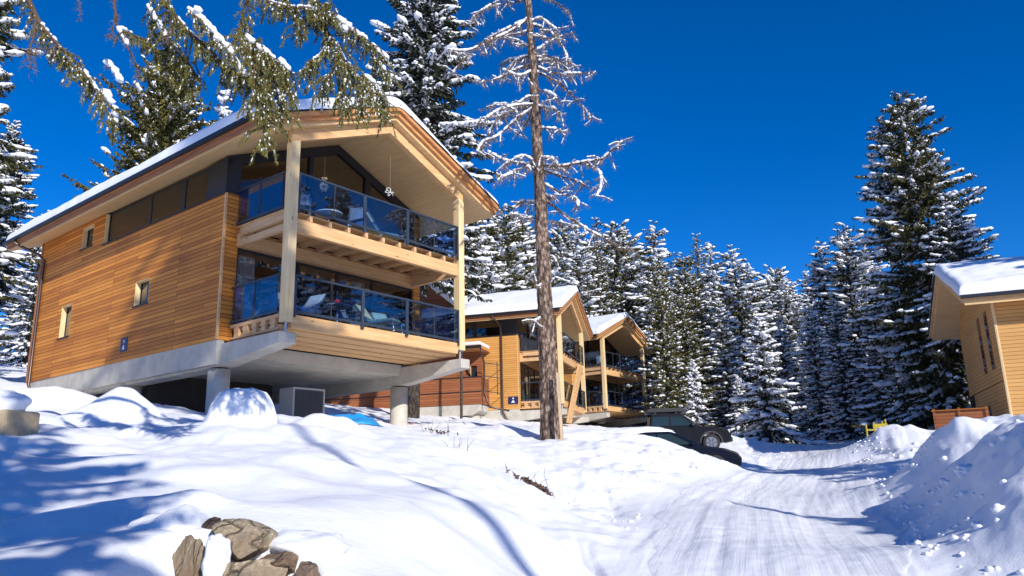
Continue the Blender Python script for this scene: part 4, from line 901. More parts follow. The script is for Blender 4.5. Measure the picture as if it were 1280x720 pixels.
big = [q for q in paths if len(q) > 5]; p, d, t = path_arrays(big, .05, rng); k = vnoise(p[:, 0] * 1.2, p[:, 2] * 1.3 + p[:, 1]) > -.25; p = p[k]; d = d[k]; p[:, 2] += .035
z_ = rng.uniform(.5, 1.2, len(p)); V1, F1 = blobs(rng, p, d, .11 * z_, .062 * z_, .048 * z_, True)
p2, d2, t2 = path_arrays([q for q in paths if len(q) <= 5], .05, rng); p2[:, 2] += .015; z2 = rng.uniform(.4, 1, len(p2)); V2, F2 = blobs(rng, p2, d2, .08 * z2, .03 * z2, .025 * z2, True)
np_mesh('snow_cover', np.vstack([V1, V2]), np.vstack([F1, F2 + len(V1)]), M['tree_snow'], larch, True)
# plank leaning against the larch
a, b = at(697, 466, 23.4), at(703, 556, 23.2); mb = MB(); dv = Vector((.04, 0, 0)); e = Vector((.012, .05, 0))
mb.poly([a - dv - e, a + dv - e, a + dv + e, a - dv + e, b - dv - e, b + dv - e, b + dv + e, b - dv + e], [(0, 1, 2, 3), (7, 6, 5, 4), (0, 4, 5, 1), (1, 5, 6, 2), (2, 6, 7, 3), (3, 7, 4, 0)])
o = mb.build('plank', M['plank']); tag(o, 'long narrow pale board standing upright against the larch trunk', 'board')

# --- spruce whose boughs hang into the top left of the picture
tb = Vector((-9.0, 4.0, 0)); tb.z = H(tb.x, tb.y) - .2
hang = empty('spruce_tree', tb); tag(hang, 'nearby spruce whose olive green snowy boughs hang in from the top left', 'tree')
mb = MB(); mb.tube([Vector((0, 0, 0)), Vector((.05, 0, 4)), Vector((.0, .1, 9)), Vector((.1, 0, 15))], [.26, .22, .15, .03], 14); mb.build('trunk', M['bark'], hang, smooth=True)
D0 = 7.6
def pth(pl, d0, d1, n=5): return smooth_path([at(a, b, d0 + (d1 - d0) * k / max(1, len(pl) - 1)) - tb for k, (a, b) in enumerate(pl)], n)
# (pixel polyline, near/far depth, radius, greenness, hanging length m, snow amount)
HB = [
 ([(20, -30), (38, 5), (52, 32), (72, 55), (95, 78), (115, 105), (132, 135), (142, 160)], 7.2, 7.6, .030, .9, .16, .25),
 ([(45, 22), (42, 45), (36, 65), (38, 85)], 7.1, 7.0, .014, .15, .12, .1), ([(72, 55), (60, 62), (45, 60)], 7.3, 7.1, .010, .15, .1, 0), ([(60, 62), (80, 72), (100, 92), (125, 122)], 7.4, 7.6, .012, .7, .13, .1),
 ([(94, -30), (99, 2), (100, 22)], 7, 7, .010, .1, .05, .2),
 ([(136, -40), (143, 5), (148, 38), (160, 60), (170, 80), (175, 98)], 7.3, 7.5, .016, .08, .07, .5), ([(144, 15), (140, 40), (132, 45)], 7.3, 7.2, .007, .05, .06, .2), ([(152, 38), (170, 45), (185, 52), (200, 66)], 7.4, 7.8, .012, .5, .11, .4), ([(131, 80), (140, 86), (150, 104)], 8, 8, .010, .05, .06, .9),
 ([(185, 10), (205, 45), (215, 58), (235, 78), (246, 95)], 7.8, 8.0, .014, 1., .20, .75), ([(207, 60), (203, 75), (210, 95)], 7.9, 7.9, .01, 1., .16, .1), ([(225, 78), (233, 95), (240, 118)], 8, 8, .009, .9, .14, .2),
 ([(185, -40), (205, 2), (220, 22), (238, 42), (262, 62), (285, 85), (308, 102), (335, 120)], 7.4, 8.0, .034, 1., .24, .3), ([(235, 12), (255, 30), (275, 52), (290, 70), (300, 90), (312, 100)], 7.5, 7.8, .016, .8, .15, 1.),
 ([(215, 15), (212, 35), (208, 50)], 7.4, 7.4, .008, .2, .1, .1),
 ([(318, -40), (308, 5), (300, 30), (294, 62)], 7.7, 7.7, .012, .5, .12, .1), ([(310, 20), (306, 50), (318, 62), (335, 82), (350, 95)], 7.8, 8, .012, .6, .14, .2),
 ([(300, 40), (318, 58), (335, 70), (352, 80), (362, 92)], 7.8, 8.0, .016, 1., .26, 1.), ([(312, 62), (322, 85), (330, 115), (332, 150), (330, 175)], 7.8, 7.8, .014, 1., .26, .15), ([(325, 80), (340, 100), (350, 125), (352, 135)], 7.9, 7.9, .012, 1., .24, .2), ([(318, 80), (318, 110), (322, 140)], 7.7, 7.7, .01, 1., .22, .1), ([(350, 92), (362, 110), (366, 125)], 8, 8, .01, 1., .2, .2),
 ([(300, -30), (325, -4), (355, 8), (385, 10), (410, 20), (418, 15)], 7.8, 8.2, .02, .9, .22, .2), ([(345, -20), (362, 5), (372, 25), (374, 42)], 8, 8, .01, 1., .2, .1), ([(385, -20), (400, 5), (412, 2)], 8, 8.2, .01, 1., .2, .1),
 ([(385, 8), (400, 28), (418, 52), (432, 78), (448, 98), (470, 128), (482, 145)], 8.2, 8.7, .020, 1., .20, .35), ([(400, 22), (425, 28), (445, 44), (462, 55), (482, 76)], 8.2, 8.9, .02, .8, .20, 1.), ([(415, 45), (402, 68), (388, 78), (378, 88)], 8.3, 8.3, .01, .9, .18, .2), ([(420, 55), (418, 80), (408, 100), (402, 115)], 8.3, 8.3, .012, 1., .22, .15),
 ([(432, 75), (432, 100), (425, 120), (432, 135)], 8.4, 8.4, .012, 1., .22, .15), ([(445, 95), (460, 100), (475, 118), (480, 128)], 8.6, 8.8, .012, .9, .18, .9), ([(450, 105), (452, 125), (450, 140)], 8.5, 8.5, .01, 1., .2, .2), ([(462, 60), (478, 85), (488, 100)], 8.8, 8.9, .01, .8, .18, .5)]
rng = np.random.RandomState(8); mbr = MB(); GV = []; SV = []; go = 0; so = 0; FV = []
limb = MB()
for a, b in (((0, 0, 6.8), (20, -45, 7.2)), ((0, 0, 7.2), (185, -45, 7.4)), ((0, 0, 7.6), (318, -45, 7.7)), ((0, 0, 8.0), (300, -35, 7.8))):
    e = at(*b) - tb; s0 = Vector(a); m_ = (s0 + e) / 2 + Vector((0, 0, .5)); limb.tube(smooth_path([s0, m_, e], 6), list(np.linspace(.08, .035, 13)), 8)
limb.build('limb', M['bark'], hang, smooth=True)
for pl, d0, d1, r0, green, hl, sn in HB:
    P0 = pth(pl, d0, d1); mbr.tube(P0, list(np.linspace(r0, .004, len(P0))), 7)
    sub = [P0]
    for k in range(1, len(P0)):
        for _ in range(5 if green > .3 else 2):
            if rng.rand() < .25: continue
            a = P0[k - 1].lerp(P0[k], rng.rand()); l_ = hl * rng.uniform(.35, 1.15); dx = Vector(rng.normal(0, .45, 3)); e1 = a + Vector((dx.x * l_ * .8, dx.y * l_, -l_ * .35)); e2 = a + Vector((dx.x * l_ * 1.1, dx.y * l_ * 1.2, -l_))
            mbr.tube([a, e1, e2], [.0045, .003, .0015], 4, cap=False); sub.append([a, e1, e2])
    p, d, t = path_arrays(sub, .0019 if green > .3 else .03, rng)
    keep = rng.rand(len(p)) < (green * np.clip(.35 + 1.0 * (p[:, 2] * 0 + t) ** .5, 0, 1)); p = p[keep]; d = d[keep]; n = len(p)
    if n:
        dd = norm(d * .8 + rng.normal(0, .42, (n, 3)) + np.array([0, 0, -.35])); ln_ = rng.uniform(.02, .06, (n, 1)); V, Fc = kites(rng, p, p + dd * ln_, rng.uniform(.002, .0042, n)); GV.append((V, Fc))
    if green < .5:
        p, d, t = path_arrays(sub, .012, rng); n = len(p); dd = norm(d * .4 + rng.normal(0, .6, (n, 3))); V, Fc = kites(rng, p, p + dd * rng.uniform(.02, .07, (n, 1)), np.full(n, .0016)); FV.append((V, Fc))
    if sn > 0:
        p, d, t = path_arrays([P0], .02, rng); k = vnoise(p[:, 0] * 4 + d0 * 9, p[:, 2] * 4) > .75 - 1.35 * sn; p = p[k]; d = d[k]; n = len(p)
        if n:
            z_ = (.35 + .65 * sn) * rng.uniform(.5, 1.1, n); p[:, 2] += .018 + .02 * z_; SV.append(blobs(rng, p, d, .065 * z_, .05 * z_, .045 * z_, True))
        if green > .5:
            p, d, t = path_arrays(sub[1:], 1.0, rng); n = len(p); z_ = rng.uniform(.3, .8, n); SV.append(blobs(rng, p, d, .03 * z_, .016 * z_, .012 * z_, True))
mbr.build('branches', M['twig'], hang, smooth=True)
V, Fc = joinm(GV); np_mesh('needles', V, Fc, M['olive'], hang)
V, Fc = joinm(FV); np_mesh('dry_twigs', V, Fc, M['greytwig'], hang)
for px, py, d_, s_ in ((133, 118, 7.6, .085), (138, 126, 7.6, .06), (144, 142, 7.6, .05), (145, 150, 7.6, .035), (286, 58, 7.7, .06), (270, 48, 7.6, .05), (247, 12, 7.5, .06), (420, 28, 8.3, .07), (430, 35, 8.3, .06), (352, 80, 8, .06)):
    c = np.array([(at(px, py, d_) - tb)[:]]); SV.append(blobs(rng, c, np.array([[.8, 0, -.5]]), np.array([s_]), np.array([s_ * .7]), np.array([s_ * .75]), True))
V, Fc = joinm(SV); np_mesh('snow_cover', V, Fc, M['tree_snow'], hang, True)

# ------------------------------------------------------------------ rocks
def rock(px, py, Y, sx, sy, sz, seed, label, rot=(0, 0, 0), cuts=9, c1=(.20, .14, .09), c2=(.46, .37, .25), striped=False):
    import bmesh
    r = random.Random(seed); bm = bmesh.new(); bmesh.ops.create_icosphere(bm, subdivisions=5, radius=1)
    pl = []
    for _ in range(cuts):
        n = Vector((r.gauss(0, 1), r.gauss(0, 1), r.gauss(0, 1))).normalized(); pl.append((n, r.uniform(.42, .72)))
    for v in bm.verts:
        c = v.co.copy()
        for n, d in pl:
            k = c.dot(n)
            if k > d: c -= n * (k - d)
        c += c.normalized() * (.10 * mnoise.noise(c * 2.2 + Vector((seed, 0, 0))) + .05 * abs(mnoise.noise(c * 6)) + .03 * mnoise.noise(c * 13) + (.02 * mnoise.noise(Vector((c.x * 14, c.y * 14, c.z * 2))) if striped else .012 * mnoise.noise(c * 22)))
        v.co = Vector((c.x * sx, c.y * sy, c.z * sz))
    me = bpy.data.meshes.new('rock'); bm.to_mesh(me); bm.free(); me.polygons.foreach_set('use_smooth', [True] * len(me.polygons))
    m = mat('rock_surface', c1, .9, spec=.2); v = coords(m, (3, 3, .5) if striped else (1, 1, 1)); n = noise(m, v, 5, 9, .68); n2 = noise(m, coords(m), 2.2, 3)
    col = ramp(m, n, [(.3, c1), (.55, c2), (.75, tuple(x * 1.15 for x in c2))]); col = mixc(m, ramp(m, n2, [(.45, (0, 0, 0)), (.6, (.6, .6, .6))]), col, (.19, .10, .06))
    vo = N(m, "ShaderNodeTexVoronoi"); vo.feature = 'DISTANCE_TO_EDGE'; vo.inputs['Scale'].default_value = 2.2 if not striped else 3
    wv = N(m, "ShaderNodeVectorMath", operation='ADD'); L(m, v, wv.inputs[0]); nz = N(m, "ShaderNodeTexNoise"); nz.inputs['Scale'].default_value = 3; L(m, v, nz.inputs['Vector']); L(m, nz.outputs['Color'], wv.inputs[1]); L(m, wv.outputs[0], vo.inputs['Vector'])
    ck = ramp(m, vo.outputs['Distance'], [(.0, (1, 1, 1)), (.035, (0, 0, 0))]); col = mixc(m, ck, col, (.05, .035, .025))
    fine = noise(m, v, 38, 5, .7); col = mixc(m, ramp(m, fine, [(.42, (.75, .75, .75)), (.6, (0, 0, 0))]), col, tuple(x * .45 for x in c2))
    L(m, col, P(m).inputs['Base Color']); nn = bump(m, n, 1., .05); nn = bump(m, ramp(m, vo.outputs['Distance'], [(.0, (0, 0, 0)), (.05, (1, 1, 1))]), .9, .02, nn); L(m, bump(m, fine, .7, .008, nn), P(m).inputs['Normal']); me.materials.append(m)
    o = bpy.data.objects.new('rock', me); C.objects.link(o); o.location = at(px, py, Y); o.rotation_euler = rot; tag(o, label, 'rock', 'bare rocks poking out of the near drift'); return o
rock(240, 718, 4.45, .12, .15, .22, 1, 'upright streaked brown rock, leftmost of the bare rocks', (0, .15, .3), striped=True)
rock(303, 682, 4.62, .24, .22, .13, 2, 'large tan wedge shaped slab under the snow lip', (.15, .22, .2), c1=(.26, .19, .12), c2=(.55, .46, .32))
rock(318, 720, 4.45, .20, .18, .12, 3, 'sandy flat faced rock below the tan slab', (.1, .05, .5), c1=(.34, .26, .16), c2=(.58, .48, .33))
rock(352, 704, 4.55, .13, .16, .09, 4, 'dark broken rock right of the sandy rock', (.2, .3, 1.), c1=(.12, .08, .06), c2=(.34, .25, .17))
rock(386, 716, 4.35, .10, .13, .085, 5, 'small speckled rock, rightmost of the bare rocks', (0, .2, .2), c1=(.16, .10, .06), c2=(.42, .31, .22))
rock(262, 664, 4.75, .10, .12, .10, 6, 'near-black lump painted as the shade of the hollow under the snow lip', (.4, .2, .9), c1=(.05, .035, .03), c2=(.14, .10, .08))  # near-black lump added for the dark cavity, shade put into its colour
def snow_lump(px, py, Y, s, seed, label, name='snow_lump', cat='snow lump', rot=0, amp=.35, n=4):
    me = lump_mesh(seed, n, amp, s); me.materials.append(M['snow']); o = bpy.data.objects.new(name, me); C.objects.link(o); o.location = at(px, py, Y); o.rotation_euler = (0, 0, rot); tag(o, label, cat); return o
snow_lump(300, 536, 14, (.62, .6, .72), 3, 'big round snow cap standing above the drift before the left column', amp=.18)
snow_lump(222, 672, 4.85, (.24, .30, .17), 21, 'rounded snow lip curling over the streaked rock', amp=.3)
snow_lump(372, 690, 4.85, (.30, .30, .12), 22, 'smooth snow lip over the right end of the tan slab', amp=.3, rot=-.3)
snow_lump(270, 702, 4.35, (.07, .07, .14), 8, 'narrow snow wedge between the streaked rock and the tan slab', amp=.3)
snow_lump(1208, 589, 13.2, (.18, .14, .11), 5, 'loose white snow lump lying on the shaded right bank', amp=.5)

# sawn stone block with a snow cap at the left edge
b0 = at(8, 518, 11); blk = empty('stone_block', b0, rad(-14)); tag(blk, 'squared tan block capped with snow at the left edge', 'block')
mb = MB(); mb.box(-1.3, .30, -.3, .3, -.34, .04); mb.build('block', M['block'], blk, bevel=.04)
me = lump_mesh(12, 4, .2, (1.05, .42, .34)); me.materials.append(M['snow']); o = bpy.data.objects.new('snow_cap', me); C.objects.link(o); o.parent = blk; o.location = (-.75, 0, .10)

# twigs and dead leaves poking out of the drift
def twig_clump(px, py, Y, n, s, seed, label, curly=True, leaves=0):
    r = random.Random(seed); p = at(px, py, Y); p.z = H(p.x, p.y); mb = MB()
    for _ in range(n):
        a = Vector((r.uniform(-s, s) * .7, r.uniform(-s, s) * .5, -.03)); pts = [a]; d = Vector((r.uniform(-.6, .6), r.uniform(-.3, .3), 1)).normalized()
        for k in range(5): a = a + d * s * .25; pts.append(a); d = (d + Vector((r.uniform(-.5, .5), r.uniform(-.4, .4), r.uniform(-.35, .15)))).normalized()
        mb.tube(pts, [.007, .006, .005, .004, .003, .002], 5)
    for _ in range(leaves):
        c = Vector((r.gauss(0, s * .45), r.gauss(0, s * .45), 0)); c.z = H(p.x + c.x, p.y + c.y) - p.z + .02; q = [c + Vector((r.uniform(-.06, .06), r.uniform(-.06, .06), r.uniform(-.01, .11))) for _ in range(4)]; mb.poly(q, [(0, 1, 2, 3)])
    o = mb.build('dry_stems', M['twig']); o.location = p; tag(o, label, 'plant', kind='stuff' if leaves else None); return o
twig_clump(577, 566, 15.5, 6, .35, 1, 'dark curly bare stems sticking out of the snow right of the column')
twig_clump(628, 590, 14.6, 3, .18, 2, 'few short stems in the snow left of the dead leaves')
twig_clump(668, 606, 14.2, 5, .35, 3, 'heap of brown dead leaves and stems melted out of the bank', leaves=130)
o = twig_clump(548, 545, 19.5, 7, .4, 4, 'low dark stems beside the foot of the right column', leaves=20)

# ------------------------------------------------------------------ vehicles
M['black_paint'] = mat('black_car_paint', (.004, .005, .011), .18, .0, .3); P(M['black_paint']).inputs['Coat Weight'].default_value = .12; P(M['black_paint']).inputs['Coat Roughness'].default_value = .05
M['grey_paint'] = mat('dark_grey_car_paint', (.007, .008, .011), .35, .0, .15); P(M['grey_paint']).inputs['Coat Weight'].default_value = .12
M['rubber'] = mat('tyre_rubber', (.02, .02, .02), .85); M['rim'] = mat('alloy_rim', (.25, .26, .28), .35, .8); M['lamp'] = mat('headlamp_glass', (.6, .63, .66), .1, .1); M['car_glass'] = mat('tinted_car_glass', (.02, .035, .035), .06, 0, .6)
M['plastic'] = mat('black_plastic', (.02, .021, .023), .55); M['red_lamp'] = mat('red_tail_lamp', (.3, .01, .01), .2)
def arch(cx, r, z, n=9): return [(cx + r * math.cos(math.pi * k / n), z + r * math.sin(math.pi * k / n)) for k in range(n + 1)]
def shell(mb, prof, hw, m=None, tumble=0, z0=1.0, round_=.05):
    """car body: side profile swept over the width with softened edges and inward lean above z0"""
    lv = [(-hw, .93), (-hw + round_, 1.0), (0, 1.0), (hw - round_, 1.0), (hw, .93)]
    cxm = sum(p[0] for p in prof) / len(prof); czm = sum(p[1] for p in prof) / len(prof); n = len(prof); pts = []
    for y, k in lv:
        for x, z in prof:
            kk = 1 - (1 - k) * .35; xx = cxm + (x - cxm) * kk; zz = czm + (z - czm) * kk; f = 1 - tumble * max(0, zz - z0); pts.append((xx, y * f, zz))
    fs = [tuple(range(n)), tuple(range(4 * n, 5 * n))[::-1]]
    for j in range(4):
        for i in range(n): fs.append((j * n + i, (j + 1) * n + i, (j + 1) * n + (i + 1) % n, j * n + (i + 1) % n))
    mb.poly(pts, fs, m)
def wheel(root, x, y, r, side):
    t = MB(); t.tube([(x, y - .12, r), (x, y - .10, r), (x, y + .10, r), (x, y + .12, r)], [r * .86, r, r, r * .86], 32); w = t.build('wheel', M['rubber'], root, smooth=False)
    for p_ in w.data.polygons: p_.use_smooth = len(p_.vertices) == 4
    t = MB(); yy = y + side * .122; t.tube([(x, yy - side * .02, r), (x, yy + side * .008, r)], r * .2, 16)
    t.tube([(x, yy - side * .03, r), (x, yy, r)], r * .66, 28)
    for k in range(6):
        a = k * math.pi / 3; t.tube([(x + r * .15 * math.cos(a), yy + side * .01, r + r * .15 * math.sin(a)), (x + r * .6 * math.cos(a), yy + side * .012, r + r * .6 * math.sin(a))], .03, 6)
    t.build('rim', M['rim'], w)
# pickup
tr0 = at(838, 566, 38.3); truck = empty('pickup_truck', (tr0.x, tr0.y, at(887, 566, 38).z + .05), rad(-5)); tag(truck, 'black pickup truck with a flat roof box parked below the farthest chalet', 'pickup truck')
bd = MB(); pr = [(-2.75, .55), (-2.75, 1.14), (-1.0, 1.17), (-.98, 1.2), (1.25, 1.2), (2.35, 1.12), (2.68, 1.0), (2.78, .8), (2.8, .5), (2.55, .4)] + [(x, z) for x, z in arch(1.85, .48, .4)] + [(1.3, .36), (-1.15, .36)] + arch(-1.65, .48, .4) + [(-2.2, .42)]
shell(bd, pr[::-1], .95); bd.build('body', M['grey_paint'], truck, bevel=.03)
cb = MB(); shell(cb, [(-1.0, 1.16), (-.92, 1.72), (-.7, 1.80), (.45, 1.80), (.62, 1.76), (1.35, 1.19)][::-1], .90, None, .16, 1.15); cab = cb.build('cab', M['grey_paint'], truck, bevel=.02)
for sd in (-1, 1):
    y = sd * .905
    for pl, nm in (([(-.86, 1.24), (-.80, 1.66), (-.05, 1.68), (-.05, 1.24)], 'side_window'), ([(.03, 1.24), (.03, 1.68), (.50, 1.67), (1.08, 1.24)], 'side_window')):
        g_ = MB(); p_ = [(x, sd * (.90 * (1 - .16 * (z - 1.15)) + .006), z) for x, z in pl]; g_.poly(p_ + [(x, yy - sd * .01, z) for x, yy, z in p_], [(0, 1, 2, 3) if sd > 0 else (3, 2, 1, 0), (4, 7, 6, 5) if sd > 0 else (5, 6, 7, 4), (0, 4, 5, 1), (1, 5, 6, 2), (2, 6, 7, 3), (3, 7, 4, 0)]); g_.build(nm, M['car_glass'], truck)
    g_ = MB(); g_.box(.98, 1.12, sd * .95 - .09 + sd * .08, sd * .95 + .09 + sd * .08, 1.2, 1.36); g_.build('wing_mirror', M['plastic'], truck, bevel=.03)
    g_ = MB(); g_.box(2.5, 2.75, min(sd * .62, sd * .93), max(sd * .62, sd * .93), .84, 1.0); g_.build('headlight', M['lamp'], truck, bevel=.02)
    g_ = MB()
    ao = arch(1.85, .55, .4); ai = arch(1.85, .48, .4)
    for cx_ in (1.85, -1.65):
        a1 = arch(cx_, .55, .4); a2 = arch(cx_, .475, .4)
        for i in range(9): g_.prism([a1[i], a1[i + 1], a2[i + 1], a2[i]], sd * .945, sd * .99, 'y')
    g_.build('wheel_arches', M['plastic'], truck)
    for x in (1.85, -1.65): wheel(truck, x, sd * .84, .40, sd)
g_ = MB(); g_.poly([(.66, -.72, 1.735), (.66, .72, 1.735), (1.33, .80, 1.225), (1.33, -.80, 1.225), (.64, -.72, 1.72), (.64, .72, 1.72), (1.31, .80, 1.21), (1.31, -.80, 1.21)], [(0, 3, 2, 1), (4, 5, 6, 7), (0, 1, 5, 4), (1, 2, 6, 5), (2, 3, 7, 6), (3, 0, 4, 7)]); g_.build('windscreen', M['car_glass'], truck)
g_ = MB(); g_.box(2.72, 2.86, -.9, .9, .42, .64); g_.build('front_bumper', M['plastic'], truck, bevel=.04)
g_ = MB(); g_.box(2.7, 2.80, -.55, .55, .68, .98); g_.build('grille', M['plastic'], truck)
g_ = MB(); shell(g_, [(-1.1, 1.90), (-1.05, 2.06), (-.8, 2.12), (.6, 2.10), (.95, 1.98), (.9, 1.90)][::-1], .62); rb_ = g_.build('roof_box', M['plastic'], truck, bevel=.03)
g_ = MB(); g_.box(-.7, -.64, -.7, .7, 1.80, 1.898); g_.box(.3, .36, -.7, .7, 1.80, 1.898); g_.build('roof_bars', M['plastic'], truck)
me = lump_mesh(31, 3, .3, (.45, .5, .05)); me.materials.append(M['snow']); o = bpy.data.objects.new('snow_patch', me); C.objects.link(o); o.parent = truck; o.location = (.9, 0, 1.62); o.rotation_euler = (0, .55, 0)
me = lump_mesh(32, 3, .2, (.8, .8, .12)); me.materials.append(M['snow']); o = bpy.data.objects.new('snow_patch', me); C.objects.link(o); o.parent = truck; o.location = (-1.9, 0, 1.12)
# buried car
c0 = at(838, 590, 27.3); car = empty('parked_car', (c0.x, c0.y, at(918, 591, 27.3).z - .04), rad(-4)); tag(car, 'dark car half buried in ploughed snow with its bonnet showing, in front of the pickup', 'car')
bd = MB(); pr = [(-2.25, .35), (-2.28, .8), (-2.0, .95), (-.9, 1.0), (.85, .98), (1.75, .84), (2.15, .70), (2.28, .5), (2.25, .25), (1.95, .2)] + arch(1.4, .37, .3) + [(.9, .18), (-.95, .18)] + arch(-1.4, .37, .3) + [(-1.9, .25)]
shell(bd, pr[::-1], .90); bd.build('body', M['black_paint'], car, bevel=.04)
cb = MB(); shell(cb, [(-2.0, .93), (-1.5, 1.36), (-1.0, 1.45), (-.05, 1.45), (.2, 1.38), (1.0, .97)][::-1], .84, None, .28, .95); cb.build('cabin', M['black_paint'], car, bevel=.03)
for sd in (-1, 1):
    for pl in ([(-1.45, 1.0), (-1.2, 1.33), (-.5, 1.37), (-.5, 1.0)], [(-.43, 1.0), (-.43, 1.37), (.0, 1.36), (.68, 1.0)]):
        g_ = MB(); p_ = [(x, sd * (.84 * (1 - .28 * (z - .95)) + .006), z) for x, z in pl]; g_.poly(p_ + [(x, yy - sd * .01, z) for x, yy, z in p_], [(0, 1, 2, 3) if sd > 0 else (3, 2, 1, 0), (4, 7, 6, 5) if sd > 0 else (5, 6, 7, 4), (0, 4, 5, 1), (1, 5, 6, 2), (2, 6, 7, 3), (3, 7, 4, 0)]); g_.build('side_window', M['car_glass'], car)
    g_ = MB(); g_.box(2.0, 2.26, min(sd * .55, sd * .86), max(sd * .55, sd * .86), .56, .68); g_.build('headlight', M['lamp'], car, bevel=.02)
    g_ = MB(); g_.box(.62, .74, sd * .98 - .08, sd * .98 + .08, .98, 1.10); g_.build('wing_mirror', M['black_paint'], car, bevel=.03)
    for x in (1.4, -1.4): wheel(car, x, sd * .80, .32, sd)
g_ = MB(); g_.poly([(.22, -.66, 1.385), (.22, .66, 1.385), (1.0, .78, .985), (1.0, -.78, .985), (.2, -.66, 1.37), (.2, .66, 1.37), (.98, .78, .97), (.98, -.78, .97)], [(0, 3, 2, 1), (4, 5, 6, 7), (0, 1, 5, 4), (1, 2, 6, 5), (2, 3, 7, 6), (3, 0, 4, 7)]); g_.build('windscreen', M['car_glass'], car)
g_ = MB(); g_.box(2.18, 2.30, -.6, .6, .28, .5); g_.build('grille', M['plastic'], car)
me = lump_mesh(33, 4, .2, (1.3, .76, .22)); me.materials.append(M['snow']); o = bpy.data.objects.new('snow_cover', me); C.objects.link(o); o.parent = car; o.location = (-1.05, -.02, 1.45)

# ------------------------------------------------------------------ things under and on the big chalet (placed in its own frame)
MA = Matrix.Translation((-5.938, 19.833, 4.155)) @ Matrix.Rotation(rad(90 - 38.10), 4, 'Z')
MBm = Matrix.Translation((2.671, 44.115, 4.076)) @ Matrix.Rotation(rad(90 - 15.68), 4, 'Z'); MC = Matrix.Translation((6.563, 56.493, 4.772)) @ Matrix.Rotation(rad(90 - 34.25), 4, 'Z')
def put(o, u, v, w, rz=0, Mx=None, psi=38.10):
    o.location = (Mx or MA) @ Vector((u, v, w)); o.rotation_euler = (0, 0, rad(90 - psi) + rz); return o
hp = empty('heat_pump'); put(hp, 3.05, 3.75, -2.27); tag(hp, 'pale grey heat pump with dark louvred front standing under the big chalet', 'heat pump')
M['hp'] = mat('pale_grey_casing', (.42, .43, .45), .5); M['grille'] = mat('dark_grille', (.06, .065, .075), .5)
b = MB(); b.box(0, 1.25, 0, .75, .12, 1.12); b.build('casing', M['hp'], hp, bevel=.02)
b = MB(); b.box(.06, 1.17, -.012, -.002, .17, 1.05); gr = b.build('grille', M['grille'], hp)
b = MB()
for i in range(15): b.box(.08, 1.15, -.035, -.014, .19 + i * .056, .205 + i * .056)
for x in (.36, .62, .88): b.box(x, x + .012, -.038, -.0361, .18, 1.04)
b.build('louvres', M['rail'], gr)
b = MB(); b.box(.05, .15, .05, .7, -.3, .118); b.build('foot', M['concrete'], hp); b = MB(); b.box(1.1, 1.2, .05, .7, -.3, .118); b.build('foot', M['concrete'], hp)
# blue tarpaulin
rng = np.random.RandomState(4); n1, n2 = 60, 30; A_, B_ = np.meshgrid(np.linspace(0, 1, n1), np.linspace(0, 1, n2), indexing='ij')
pa, pb = at(392, 532, 20.6), at(476, 538, 21.3); X_ = pa.x + (pb.x - pa.x) * A_ + .1 * vnoise(A_ * 4, B_ * 3); Y_ = pa.y + (pb.y - pa.y) * A_ + (B_ - .5) * 1.5
Z_ = height(X_, Y_) + .03 + (.20 + .10 * vnoise(A_ * 5, B_ * 4) + .06 * np.abs(vnoise(A_ * 12, B_ * 9))) * np.sin(np.pi * A_) ** .6 * np.sin(np.pi * B_) ** .6
I = np.arange(A_.size).reshape(A_.shape); q4 = np.stack([I[:-1, :-1], I[1:, :-1], I[1:, 1:], I[:-1, 1:]], -1).reshape(-1, 4)
o = np_mesh('tarpaulin', np.stack([X_, Y_, Z_], -1).reshape(-1, 3), q4, mat('blue_tarp', (.01, .27, .62), .4), smooth=True); sm = o.modifiers.new('s', 'SOLIDIFY'); sm.thickness = .01; tag(o, 'crumpled bright blue tarpaulin lying on the snow beside the heat pump', 'tarpaulin')
b = MB(); b.box(0, .34, 0, .1, -1.6, 0); o = b.build('panel', M['dark']); put(o, CW + .33, 3.1, -1.05); tag(o, 'black board standing upright against the back of the right column', 'board')
b = MB(); r = random.Random(3)
for i in range(5): x = r.uniform(0, .35); y = r.uniform(-.1, .25); b.box(x, x + .14, y, y + .09, .07 * i, .07 * i + .068)
o = b.build('bricks', mat('red_brick', (.32, .12, .07), .85)); put(o, CW + .30, 2.7, -2.55); tag(o, 'few reddish bricks piled at the foot of the right column', 'bricks', kind='stuff')

M['chair_frame'] = mat('grey_chair_metal', (.30, .33, .37), .4, .5); M['chair_sling'] = mat('grey_sling', (.22, .25, .29), .7); M['cushion_y'] = mat('pale_yellow_cushion', (.62, .58, .30), .8); M['cushion_w'] = mat('off_white_cushion', (.62, .62, .58), .8); M['teal'] = mat('pale_green_sling', (.32, .48, .42), .7)
def armchair(sling):
    root = empty('garden_chair')
    f = MB()
    for x in (-.27, .27):
        f.tube([(x, -.25, 0), (x, -.27, .62), (x, .22, .64), (x, .26, 0)], .016, 6)
    f.tube([(-.27, .22, .42), (-.25, .36, .98), (.25, .36, .98), (.27, .22, .42)], .014, 6); f.build('frame', M['chair_frame'], root)
    s = MB(); s.box(-.25, .25, -.25, .22, .41, .44); s.build('seat', sling, root)
    s = MB(); s.poly([(-.24, .21, .44), (.24, .21, .44), (.23, .345, .95), (-.23, .345, .95), (-.24, .23, .44), (.24, .23, .44), (.23, .365, .95), (-.23, .365, .95)], [(0, 1, 2, 3), (7, 6, 5, 4), (0, 4, 5, 1), (1, 5, 6, 2), (2, 6, 7, 3), (3, 7, 4, 0)]); s.build('backrest', sling, root)
    return root
